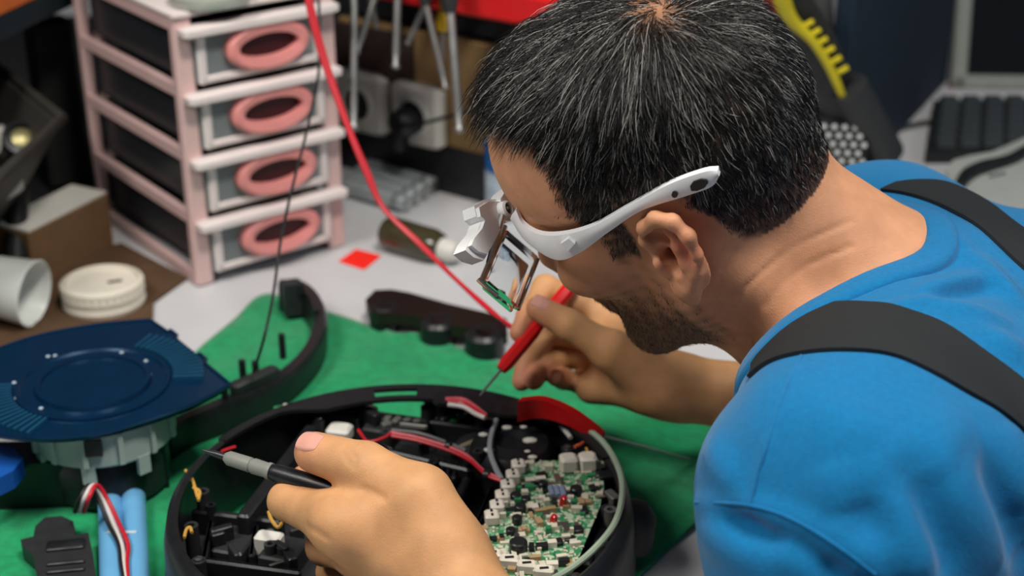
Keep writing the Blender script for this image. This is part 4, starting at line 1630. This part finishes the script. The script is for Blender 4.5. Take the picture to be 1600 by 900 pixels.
# rear flange carries an open slot
vv, ff = [], []
azs = np.linspace(math.radians(18), math.radians(152), 73)
rad = [RR - .030, RR - .027, RR - .024, RR - .013, RR - .006]
for lay in (.0785, .0755):
    for a_ in azs:
        wd = float(sstep(np.array(abs(a_ - 1.55)), .75, .5))
        for k_, r_ in enumerate(rad):
            if k_ < 3:
                r_ = r_ + (RR - .0135 - r_) * (1 - wd)
            if k_ == 0:
                r_ = r_ - .006 * (abs(a_ - 1.1) < .35)
            vv.append((RX + r_ * math.cos(a_), RY + r_ * math.sin(a_), lay))
NA_, NR_ = len(azs), len(rad)
cellk = np.ones((NA_ - 1, NR_ - 1), bool)
for i in range(NA_ - 1):
    xm = RX + (RR - .015) * math.cos((azs[i] + azs[i + 1]) / 2)
    if -.111 < xm < -.074:
        cellk[i, 2] = False
for i in range(NA_ - 1):
    for k_ in range(NR_ - 1):
        if not cellk[i, k_]:
            continue
        a_, b_, c_, d_ = i * NR_ + k_, i * NR_ + k_ + 1, (i + 1) * NR_ + k_ + 1, (i + 1) * NR_ + k_
        ff.append((a_, b_, c_, d_))
        o_ = NA_ * NR_
        ff.append((d_ + o_, c_ + o_, b_ + o_, a_ + o_))
        for (p_, q_), (di, dk) in (((a_, b_), (-1, 0)), ((c_, d_), (1, 0)), ((d_, a_), (0, -1)), ((b_, c_), (0, 1))):
            ii, kk_ = i + di, k_ + dk
            if not (0 <= ii < NA_ - 1 and 0 <= kk_ < NR_ - 1) or not cellk[ii, kk_]:
                ff.append((q_, p_, p_ + o_, q_ + o_))
MB().add(vv, ff).build('top_flange', M_BLK, rob, angle=30)


def rbox(p0, p1, w, z0, z1, name='rib', m=None, par=None, bev=.0015):
    return bar(MB(), p0, p1, w, z0, z1, bev).build(name, m or M_BLK, par or rob, angle=30)


# inner walls
for p0, p1, w, z0, z1 in [((505, 640), (378, 806), .010, .014, .062), 
                          ((300, 795), (440, 812), .006, .014, .052), ((330, 812), (318, 872), .004, .014, .050), ((318, 872), (470, 892), .005, .014, .055),
                          ((400, 815), (392, 868), .004, .014, .048), ((470, 690), (560, 640), .005, .014, .05), ((560, 640), (760, 668), .006, .014, .055),
                          ((600, 700), (735, 732), .005, .014, .062), ((735, 732), (680, 850), .006, .014, .055), ((770, 760), (722, 868), .004, .014, .052),
                          ((880, 640), (952, 705), .004, .014, .06), ((940, 720), (958, 790), .006, .014, .055), ((955, 800), (915, 880), .006, .014, .055)]:
    rbox(p0, p1, w, z0, z1, 'inner_wall')
# housings
rbox((520, 632), (572, 640), .034, .014, .060, 'sensor_box', mat('dark_grey_housing', srgb(46, 48, 48), .5))
rbox((512, 664), (548, 668), .016, .050, .062, 'white_block', M_WHITE, bev=.002)
rbox((575, 655), (660, 668), .030, .014, .058, 'gear_box', M_BLK2)
for i in range(5):
    rbox((585 + i * 15, 648 + i * 2), (594 + i * 15, 650 + i * 2), .010, .058, .062, 'gear_cap', mat('worn_grey', srgb(92, 92, 88), .4))
rbox((624, 658), (668, 663), .004, .058, .063, 'steel_strip', mat('dull_strip', srgb(140, 140, 132), .4, .3))
vent = rbox((600, 715), (720, 740), .060, .014, .056, 'vent_housing', M_BLK2)
for i in range(12):
    t = i / 11
    p = (606 + 108 * t, 697 + 22 * t)
    rbox(p, (p[0] - 6, p[1] + 28), .0022, .056, .060, 'vent_fin', M_BLK, vent)
rbox((590, 770), (690, 800), .075, .014, .050, 'dust_channel', M_BLK)
rbox((345, 838), (392, 846), .034, .014, .046, 'side_cover', mat('charcoal_cover', srgb(40, 41, 43), .45))
rbox((400, 832), (440, 838), .012, .040, .056, 'white_connector', M_WHITE)
rbox((415, 850), (470, 860), .030, .014, .048, 'side_cover', M_BLK2)
rbox((425, 612), (470, 606), .018, .070, .074, 'sensor_board', mat('green_solder_mask', srgb(40, 118, 74), .4, var=.4, vscale=500)) if False else None
MG = mat('green_solder_mask', srgb(46, 124, 80), .4, var=.45, vscale=420)
for p0, p1, w in (((428, 640), (466, 636), .014), ((692, 640), (722, 652), .020), ((826, 648), (860, 664), .022)):
    b_ = rbox(p0, p1, w, .052, .0545, 'sensor_board', MG)
    for i in range(7):
        t = rng.random()
        c_ = at(p0[0] + (p1[0] - p0[0]) * t, p0[1] + (p1[1] - p0[1]) * t, .0545) + V3(rng.uniform(-.005, .005), rng.uniform(-.005, .005), .001)
        MB().box(c_, (.003, .002, .002)).build('chip', M_WHITE if i % 2 else M_BLK, b_)
# suction fan housing with bright contacts
fc = at(800, 690, .066)
fc[2] = .014
MB().lathe([(.034, 0), (.035, .030), (.033, .046), (.028, .052), (.014, .054), (.012, .050), (.0, .050)], fc, n=48, caps=False).build('fan_housing', M_BLK, rob, angle=40)
fc2 = at(752, 690, .055)
MB().lathe([(.020, 0), (.020, .038), (.014, .041)], V3(fc2[0], fc2[1], .014), n=32).build('motor_can', M_BLK2, rob)
rbox((726, 690), (732, 694), .022, .05, .056, 'motor_clip', mat('beige_part', srgb(150, 140, 116), .5))
for (x, y, sx) in ((828, 688, .0045), (832, 714, .0028), (755, 679, .003), (764, 703, .0034), (792, 668, .0032), (768, 652, .004), (818, 667, .0022), (824, 705, .0018)):
    p = at(x, y, .068)
    MB().sph(p, sx, 10, (1.3, .9, .45)).build('contact_pad', mat('bright_contact', srgb(212, 210, 200), .3), rob)
# screw bosses round the rim
for a_ in np.linspace(0, 2 * math.pi, 22)[:-1]:
    x, y = RX + math.cos(a_) * (RR - .020), RY + math.sin(a_) * (RR - .020)
    if in_poly(np.array([x]), np.array([y]), holeL)[0]:
        continue
    b_ = MB().lathe([(.0055, .014), (.005, .066), (.0026, .066), (.0026, .060)], (x, y, 0), n=14).build('screw_boss', M_BLK2, rob)
    if math.sin(a_ * 3.7) > .1:
        MB().lathe([(.0032, .066), (.0030, .0675), (.0, .068)], (x, y, 0), n=10, caps=False).build('screw', M_STEEL, b_)
# pale seal strip sweeping round the right side
MB().tube([at(868, 648, .080), at(908, 664, .080), at(945, 694, .080), at(968, 736, .080), at(972, 776, .080), at(960, 818, .079), at(930, 856, .078), at(893, 887, .077), at(850, 912, .076)], .0023, 8, 8).build('seal_strip', mat('pale_green_strip', srgb(150, 166, 146), .45), rob)
for p0, p1, w, nm, m_ in [((934, 868), (966, 874), .006, 'white_clip', M_WHITE), ((974, 820), (982, 835), .007, 'white_clip', M_WHITE), ((944, 724), (952, 740), .005, 'white_clip', M_WHITE)]:
    rbox(p0, p1, w, .052, .060, nm, m_)
MB().lathe([(.014, .02), (.016, .045), (.010, .055), (.004, .057)], at(992, 800, .05) * V3(1, 1, 0), n=20).build('side_brush_hub', M_BLK2, rob)
# small moulded details filling the chassis
_dk = [M_BLK, M_BLK2, mat('charcoal_detail', srgb(52, 54, 54), .45), mat('worn_grey', srgb(92, 92, 88), .4)]
for (x0, y0, x1, y1, nn_) in ((475, 630, 610, 690, 16), (290, 800, 470, 885, 16), (600, 690, 760, 800, 12), (850, 640, 955, 715, 14), (640, 620, 740, 665, 10), (930, 740, 965, 840, 8)):
    for _ in range(nn_):
        p = at(rng.uniform(x0, x1), rng.uniform(y0, y1), .05)
        if math.hypot(p[0] - RX, p[1] - RY) > RR - .014 or in_poly(np.array([p[0]]), np.array([p[1]]), holeL)[0]:
            continue
        h = rng.uniform(.044, .060) if y0 == 800 else rng.uniform(.056, .070)
        m_ = _dk[rng.choice(4, p=[.4, .35, .17, .08])]
        if rng.random() < .4:
            r_ = rng.uniform(.0025, .005)
            MB().lathe([(r_, .014), (r_, h), (r_ * .5, h), (r_ * .5, h - .004)], (p[0], p[1], 0), n=12).build('boss', m_, rob)
        else:
            MB().box(V3(p[0], p[1], (h + .014) / 2), (rng.uniform(.006, .018), rng.uniform(.002, .008), h - .014), frame((0, 0, 0), (math.cos(.5 + rng.choice([0, 1.57])), math.sin(.5 + rng.choice([0, 1.57])), 0))[:3, :3], bev=.0008).build('moulded_block', m_, rob, angle=30)
# wires
for pts, r_, m_, nm in [
    ([(610, 676), (650, 683), (700, 698), (730, 712), (755, 735), (782, 748)], .0014, M_PINKW, 'pink_wire'),
    ([(612, 681), (655, 689), (702, 704), (735, 720), (760, 742), (785, 752)], .0014, M_REDW, 'red_wire'),
    ([(612, 672), (655, 677), (700, 692), (728, 704)], .0013, MATS['grey_plastic'], 'grey_wire'),
    ([(560, 672), (575, 690), (600, 684), (612, 676)], .0013, M_REDW, 'red_wire'),
    ([(776, 656), (768, 680), (766, 705), (774, 730), (784, 750)], .0022, mat('silver_wire', srgb(150, 152, 156), .4), 'grey_wire'),
    ([(696, 624), (722, 624), (740, 634), (760, 650)], .0018, M_PINKW, 'pink_wire'),
    ([(700, 632), (725, 636), (742, 646), (758, 653)], .0018, M_WHW, 'white_wire'),
    ([(700, 627), (724, 630), (742, 640), (760, 651)], .0018, M_REDW, 'red_wire'),
    ([(898, 668), (912, 672), (918, 684), (908, 694), (898, 698)], .0015, mat('orange_wire', srgb(200, 96, 66), .45), 'orange_wire'),
    ([(872, 660), (884, 674), (892, 684)], .0018, M_WHW, 'white_wire'),
    ([(916, 700), (920, 712), (922, 722)], .0011, M_YELW, 'amber_wire'),
    ([(290, 735), (300, 748), (309, 778)], .0012, M_YELW, 'amber_wire'),
    ([(288, 840), (291, 828), (297, 824), (300, 832)], .0012, M_YELW, 'amber_wire'),
    ([(302, 762), (312, 768), (310, 782)], .0012, M_YELW, 'amber_wire'),
    ([(292, 742), (300, 730), (316, 716), (326, 704)], .0010, M_WHW, 'white_wire'),
    ([(420, 800), (424, 812), (434, 824), (440, 818)], .0014, M_YELW, 'amber_wire'),
    ([(345, 706), (355, 702), (368, 698)], .0012, M_REDW, 'red_wire'),
    ([(470, 640), (478, 634), (486, 636)], .0012, mat('blue_wire', srgb(40, 70, 190), .45), 'blue_wire')]:
    MB().tube([at(x, y, .083 if (pts[0][0] > 690 and pts[0][1] < 640) else .072) for i, (x, y) in enumerate(pts)], r_, 7, 5).build(nm, m_, rob)
for x, y in ((700, 697), (760, 742)):
    MB().lathe([(.004, -.002), (.004, .002)], at(x, y, .0715), (1, -.3, 0), 10).build('cable_tie', M_BLK, rob)

# ------------------------------------------------------------------ control board
PZ = .066
pc = pxs([(812, 726), (850, 720), (936, 718), (944, 760), (938, 790), (908, 862), (896, 890), (862, 916), (800, 905), (736, 868), (762, 815), (786, 770)], PZ)
bo = thing('control_board', 'green circuit board crowded with white connectors in the open robot', 'circuit board', pc.mean(0))
M_PCB = mat('control_board_mask', srgb(66, 132, 92), .4, var=.5, vscale=380)
nt = M_PCB.node_tree
vo = nt.nodes.new('ShaderNodeTexVoronoi')
vo.inputs['Scale'].default_value = 330
tcn = nt.nodes.new('ShaderNodeTexCoord')
nt.links.new(tcn.outputs['Object'], vo.inputs['Vector'])
rp_ = nt.nodes.new('ShaderNodeValToRGB')
rp_.color_ramp.interpolation = 'CONSTANT'
el = rp_.color_ramp.elements
el[0].color = (*srgb(50, 128, 84), 1)
el[1].position = .62
el[1].color = (*srgb(178, 190, 166), 1)
e3 = el.new(.42)
e3.color = (*srgb(110, 160, 122), 1)
sepc = nt.nodes.new('ShaderNodeSeparateColor')
nt.links.new(vo.outputs['Color'], sepc.inputs[0])
nt.links.new(sepc.outputs[0], rp_.inputs[0])
nt.links.new(rp_.outputs[0], nt.nodes['Principled BSDF'].inputs['Base Color'])
MB().prism(pc - V3(0, 0, .0016), .0016).build('board', M_PCB, bo, angle=30)
ex = unit(at(936, 718, PZ) - at(812, 726, PZ))
ey = unit(at(736, 868, PZ) - at(812, 726, PZ))
ey = unit(ey - ex * (ex @ ey))
BR = np.stack([ex, np.cross(V3(0, 0, 1), ex), V3(0, 0, 1)], 1)


def comp(x, y, sx, sy, h, m, nm, lift=0.0, ang=0.0, par=None):
    p = at(x, y, PZ)
    c_, s_ = math.cos(ang), math.sin(ang)
    R = BR @ np.array([[c_, -s_, 0], [s_, c_, 0], [0, 0, 1]])
    return MB().box(p + V3(0, 0, h / 2 + lift), (sx, sy, h), R, bev=min(sx, sy, h) * .15).build(nm, m, par or bo, angle=30)


M_CON = mat('white_connector_plastic', srgb(216, 208, 194), .45, var=.06)
M_CER = mat('pale_ceramic', srgb(204, 198, 178), .45, var=.15)
M_CHIP = mat('chip_black', (.012, .013, .014), .4)
# connector row on the left edge
aL = math.atan2((ey @ BR[:, 1]), (ey @ ex))
for i in range(8):
    t = i / 7
    x, y = 806 - 58 * t, 736 + 112 * t
    if i in (6,):
        continue
    c_ = comp(x + 4, y, .011, .010, .008, M_CON, 'plug_socket', ang=aL)
    for s_ in (-1, 1):
        p = at(x + 4, y, PZ) + ey * s_ * .0025 + V3(0, 0, .0082)
        MB().box(p, (.0016, .0028, .0008), BR).build('contact', M_CHIP, c_)
for i in range(5):
    t = i / 4
    x, y = 742 + 108 * t, 868 + 34 * t
    c_ = comp(x, y, .013, .008, .008, M_CON, 'plug_socket', ang=-.25)
    MB().box(at(x, y, PZ) + V3(0, -.001, .0082), (.006, .002, .0008), BR).build('contact', M_CHIP, c_)
for x, y in ((888, 734), (918, 732)):
    comp(x, y, .013, .013, .012, M_CON, 'large_connector')
for x, y in ((862, 768), (871, 768), (880, 769)):
    p = at(x, y, PZ + .004)
    MB().tube([p - ey * .006, p + ey * .006], .0022, 8, 2).build('coil', mat('blue_grey_coil', srgb(120, 134, 158), .35), bo)
for x, y in ((879, 790), (864, 819)):
    p = at(x, y, PZ)
    MB().lathe([(.0027, 0), (.0027, .007), (.0019, .0092), (.0, .0099)], p, (.1, -.3, 1), 14, caps=False).build('red_led', mat('red_led_lens', srgb(190, 12, 24), .2, coat=.4), bo)
for x, y, r_, h in ((810, 862, .0062, .009), (806, 782, .004, .006), (813, 800, .0042, .006), (822, 786, .0035, .005), (808, 818, .0036, .006), (798, 835, .0034, .005), (900, 772, .0045, .006), (848, 762, .0035, .005)):
    p = at(x, y, PZ)
    k_ = MB().lathe([(r_, 0), (r_, h * .9), (r_ * .85, h), (.0, h)], p, n=18, caps=False).build('capacitor', M_BLK, bo)
for x, y, sx, sy in ((846, 745, .008, .006), (928, 765, .007, .007), (912, 800, .006, .008), (903, 830, .007, .007), (868, 850, .010, .007), (835, 755, .006, .007), (890, 845, .008, .005), (822, 880, .006, .006), (945, 745, .010, .010)):
    comp(x, y, sx, sy, .003, M_CHIP, 'chip', ang=.1)
# bigger passives one by one, the tiniest joined
cols_ = [M_CER, M_CON, MATS['green_solder_mask'], M_CER, M_CHIP, mat('tan_ceramic', srgb(168, 140, 104), .5), M_CER, M_STEEL]
tries = 0
tiny = MB()
placed = 0
PP = pc[:, :2]
pmin, pmax = PP.min(0), PP.max(0)
while placed < 560 and tries < 6000:
    tries += 1
    p = rng.uniform(pmin, pmax)
    if not in_poly(np.array([p[0]]), np.array([p[1]]), PP)[0]:
        continue
    placed += 1
    an = rng.choice([0, math.pi / 2]) + rng.normal(0, .08)
    c_, s_ = math.cos(an), math.sin(an)
    R = BR @ np.array([[c_, -s_, 0], [s_, c_, 0], [0, 0, 1]])
    if placed <= 150:
        s1, s2, h = rng.uniform(.004, .0085), rng.uniform(.0028, .0050), rng.uniform(.0015, .005)
        MB().box(V3(p[0], p[1], PZ + h / 2), (s1, s2, h), R).build('passive', cols_[rng.integers(len(cols_))], bo, angle=30)
    else:
        s1, s2, h = rng.uniform(.0014, .003), rng.uniform(.001, .0018), rng.uniform(.0006, .0016)
        tiny.box(V3(p[0], p[1], PZ + h / 2), (s1, s2, h), R)
ty = tiny.build('solder_parts', M_CER, bo, angle=30)
ty['kind'] = 'stuff'

# ------------------------------------------------------------------ blue cover on its translucent frame
BZ = .085
cv = at(150, 600, BZ)
M_BLUE = mat('metallic_dark_blue', srgb(10, 48, 80), .28, 0.4, var=.10, vscale=60)
bl = thing('blue_cover', 'dark blue ribbed round cover plate with a cut straight side', 'cover', (cv[0], cv[1], .08))
outl = spline([(-60, 572, 0), (-20, 552, 0), (60, 525, 0), (150, 508, 0), (234, 500, 0)], 5)[:, :2].tolist() + [(262, 519), (266, 516), (276, 524), (274, 530), (306, 556), (312, 553), (322, 562), (320, 568), (358, 600)] + spline([(340, 612, 0), (295, 634, 0), (240, 654, 0), (170, 674, 0), (100, 684, 0), (30, 682, 0), (-40, 668, 0), (-80, 630, 0)], 4)[:, :2].tolist()
pp = pxs(outl, BZ)
MB().prism(pp - V3(0, 0, .004), .004).build('cover_plate', M_BLUE, bl, angle=25)
MB().tube(pp, .0018, 6, 1, True).build('cover_rim', M_BLUE, bl)
hc = at(146, 600, BZ)
MB().lathe([(.0605, 0), (.0600, .0022), (.0575, .0022), (.0560, .0004), (.046, .0004), (.0445, .004), (.041, .0042), (.040, .002), (.0, .0016)], hc, n=72, caps=False).build('centre_dome', M_BLUE, bl, angle=40)
for i in range(16):
    t = math.radians(6 + i * 4.3)
    for base in (0, math.pi):
        a_ = t + base
        d = V3(math.cos(a_), math.sin(a_), 0)
        MB().box(hc + d * .0745 + V3(0, 0, .0008), (.024, .0024, .0056), frame((0, 0, 0), d)[:3, :3]).build('radial_rib', mat('lit_blue_fin', srgb(34, 92, 128), .25, .4), bl)  # same blue as the cover, painted paler for the light the ribs catch
for x, y in ((75, 557), (86, 556), (190, 551), (228, 564), (234, 585), (186, 626), (175, 633), (64, 638), (26, 622), (22, 598)):
    MB().sph(at(x, y, BZ + .001), .0019, 8, (1, 1, .6)).build('pin', mat('pale_pin', srgb(170, 190, 205), .3), bl)
fcn = at(143, 700, .06)
tf = thing('translucent_frame', 'milky translucent plastic ring frame under the blue cover', 'frame', (fcn[0], fcn[1], .03))
FC = V3(fcn[0], fcn[1] + .040, 0)
M_MILK = mat('milky_translucent', srgb(190, 206, 200), .35, var=.08, trans=.25, ior=1.2)
MB().lathe([(.054, .050), (.0555, .052), (.0555, .0745), (.0575, .0765), (.0575, .080), (.052, .080), (.052, .050)], FC, n=64, closed=True).build('ring_wall', M_MILK, tf, angle=35)
for a_ in np.linspace(math.pi * 1.05, math.pi * 1.95, 7):
    d = V3(math.cos(a_), math.sin(a_), 0)
    MB().box(FC + d * .0570 + V3(0, 0, .0655), (.003, .004, .026), frame((0, 0, 0), d)[:3, :3]).build('ring_rib', M_MILK, tf)
for a_ in (1.22, 1.5, 1.75):
    d = V3(math.cos(a_ * math.pi), math.sin(a_ * math.pi), 0)
    MB().box(FC + d * .054 + V3(0, 0, .045), (.004, .010, .016), frame((0, 0, 0), d)[:3, :3]).build('foot_tab', M_MILK, tf)
d = unit(V3(.12, -1, 0))
MB().box(FC + d * .0562 + V3(0, 0, .0705), (.006, .013, .014), frame((0, 0, 0), d)[:3, :3]).build('black_catch', M_BLK, tf)
ub = thing('fan_base', 'black moulded base under the translucent frame on the green cloth', 'base', (FC[0], FC[1], .004))
MB().lathe([(.044, .005), (.048, .010), (.048, .036), (.044, .046), (.050, .0475), (.0, .050)], FC, n=64, caps=False).build('base_drum', M_BLK, ub, angle=35)
MB().prism(pxs([(-60, 690), (100, 690), (250, 680), (258, 692), (150, 700), (128, 722), (0, 726), (-60, 726)], .046), -.041).build('base_skirt', M_BLK, ub, angle=30)
for x, y in ((95, 714), (60, 702)):
    MB().sph(at(x, y, .0465), .0025, 8, (1.6, 1, .5)).build('rivet', MATS['worn_grey'], ub)
MB().prism(pxs([(-30, 690), (22, 700), (36, 716), (20, 736), (-4, 748), (-40, 748)], .056), -.015).build('blue_tab', mat('bright_blue_plastic', srgb(24, 84, 168), .35), ub, angle=30)

# ------------------------------------------------------------------ black bumper strip
bs = thing('bumper_strip', 'curved black bumper strip standing on the green cloth behind the robot', 'bumper', at(470, 560, .004))
pth = spline([at(x, y, .03) for x, y in [(436, 446), (466, 448), (490, 470), (498, 506), (484, 545), (452, 580), (405, 608), (345, 632), (290, 655), (255, 675)]], 6)
T = np.gradient(pth, axis=0)
vv, ff = [], []
for i, p in enumerate(pth):
    t_ = unit(T[i] * V3(1, 1, 0))
    nn = V3(-t_[1], t_[0], 0)
    z0, z1 = .005, .034
    for a_, z in ((-.007, z0), (.007, z0), (.0085, z1 - .006), (.006, z1), (-.004, z1), (-.006, z1 - .010)):
        vv.append(V3(p[0], p[1], 0) + nn * a_ + V3(0, 0, z))
for i in range(len(pth) - 1):
    for l in range(6):
        m_ = (l + 1) % 6
        ff.append((i * 6 + l, (i + 1) * 6 + l, (i + 1) * 6 + m_, i * 6 + m_))
ff += [tuple(range(5, -1, -1)), tuple(range(len(vv) - 6, len(vv)))]
MB().add(vv, ff).build('strip', M_BLK, bs, angle=35)
for x, y, h in ((380, 590, .052), (442, 555, .056), (400, 585, .048), (470, 455, .042), (494, 490, .040), (425, 590, .045), (352, 622, .044)):
    p = at(x, y, .034)
    MB().box(V3(p[0], p[1], (.03 + h) / 2), (.006, .004, h - .03), bev=.001).build('peg', M_BLK, bs)
for p0, p1 in (((362, 600), (432, 570)), ((440, 440), (470, 436))):
    bar(MB(), p0, p1, .012, .006, .044, .002).build('lug', M_BLK2, bs)

# ------------------------------------------------------------------ battery pack and clip, front left
pk = thing('battery_pack', 'pale blue twin cell battery pack with white and red leads', 'battery', at(190, 850, .004))
M_CELL = mat('pale_blue_wrap', srgb(104, 168, 214), .35, var=.06)
for xa, xb in ((172, 178), (208, 216)):
    a, b = at(xa, 776, .0135), at(xb, 960, .0135)
    L = np.linalg.norm(b - a)
    MB().lathe([(.0, 0), (.0075, 0), (.0095, .002), (.0095, L - .002), (.0075, L), (.0, L)], a, b - a, 28, caps=False).build('cell', M_CELL, pk)
MB().box(at(190, 832, .023), (.022, .003, .0012)).build('cell_strap', mat('white_tape', srgb(196, 210, 222), .5), pk)
for off, m_, nm in ((0, M_WHW, 'white_lead'), (7, M_REDW, 'red_lead'), (-7, M_BLKW, 'black_lead')):
    MB().tube([at(124 + off, 800, .03), at(132 + off, 778, .046), at(146 + off * .8, 758, .05), at(162 + off, 782, .038), at(176 + off * 1.2, 815, .029), at(190 + off * (1.4 if off > 0 else .6), 850, .026), at(194 + off * .6, 880, .025), at(200 + off * .2, 930, .026)], .0017, 8, 6).build(nm, m_, pk)
ck = thing('black_clip', 'flat black plastic clip lying on the green cloth beside the battery pack', 'clip', at(95, 860, .004))
MB().prism(pxs([(52, 868), (34, 852), (32, 843), (52, 838), (55, 822), (70, 808), (96, 806), (114, 814), (118, 828), (116, 836), (138, 832), (146, 870), (152, 930), (62, 930)], .018), -.013).build('clip_body', M_BLK2, ck, angle=30)
for y in (846, 874, 886):
    bar(MB(), (72, y + 6), (132, y), .003 if y > 850 else .012, .016, .0205, .0008).build('clip_rib', M_BLK, ck)

# ------------------------------------------------------------------ tools
a, b = atd(901, 436, 1.207), atd(783, 578, 1.180)
ab = b - a
L = np.linalg.norm(ab)
t1 = thing('red_screwdriver', 'thin red screwdriver held like a pen in the right hand', 'screwdriver', b)
MB().lathe([(.0, 0), (.0052, .0), (.0060, .002), (.0060, L * .35), (.0050, L * .42), (.0050, L * .52), (.0062, L * .60), (.0060, L * .93), (.0045, L), (.0, L)], a, ab, 8, caps=False).build('handle', M_RED, t1, angle=30)
MB().lathe([(.0012, L - .002), (.0011, L + .022), (.0006, L + .026)], a, ab, 8).build('blade', M_STEEL, t1)
A, B = atd(316, 703, 1.002), atd(352, 714, .997)
t2 = thing('soldering_probe', 'black probe with a grey sleeve held between thumb and fingers of the left hand', 'probe', B)
P3 = atd(424, 737, .986)
P4 = atd(560, 777, .968)
P5 = P4 + unit(P4 - P3) * .05
MB().lathe([(.0006, 0), (.0022, .010), (.0026, np.linalg.norm(B - A) + .002)], A, B - A, 10).build('tip', mat('dark_metal', (.06, .06, .065), .4, .8), t2)
Lg = np.linalg.norm(P3 - B)
MB().lathe([(.0030, 0), (.0048, .003), (.0050, Lg * .55), (.0043, Lg * .57), (.0052, Lg * .62), (.0050, Lg * .9), (.0056, Lg * .93), (.0056, Lg)], B, P3 - B, 18).build('grey_sleeve', mat('grey_sleeve_plastic', srgb(126, 128, 122), .5), t2)
Lh = np.linalg.norm(P5 - P3)
MB().lathe([(.0048, 0), (.0060, .004), (.0066, Lh * .5), (.0066, Lh)], P3, P5 - P3, 18).build('grip', M_BLK, t2)
t3 = thing('red_handled_pick', 'red handled pick lying behind the control board with its steel shaft on the cloth', 'pick', at(870, 650, .08))
hp3 = spline([at(812, 640, .090), at(848, 636, .090), at(890, 650, .088), at(925, 672, .080), at(942, 684, .074)], 5)
vv, ff = [], []
for i, p in enumerate(hp3):
    w_ = .010 - .006 * i / len(hp3)
    for dz in ((-.0035, -w_), (.0035, -w_), (.0035, w_), (-.0035, w_)):
        vv.append(p + V3(dz[0] * .5, dz[0], dz[1] * .9))
for i in range(len(hp3) - 1):
    for l in range(4):
        m_ = (l + 1) % 4
        ff.append((i * 4 + l, (i + 1) * 4 + l, (i + 1) * 4 + m_, i * 4 + m_))
ff += [(3, 2, 1, 0), tuple(range(len(vv) - 4, len(vv)))]
MB().add(vv, ff).build('handle', mat('deep_red_plastic', srgb(176, 14, 20), .35), t3, angle=40)
MB().tube([at(940, 682, .074), at(1010, 700, .040), at(1076, 718, .010)], [.0016, .0014, .0010], 8, 3).build('shaft', M_STEEL, t3)
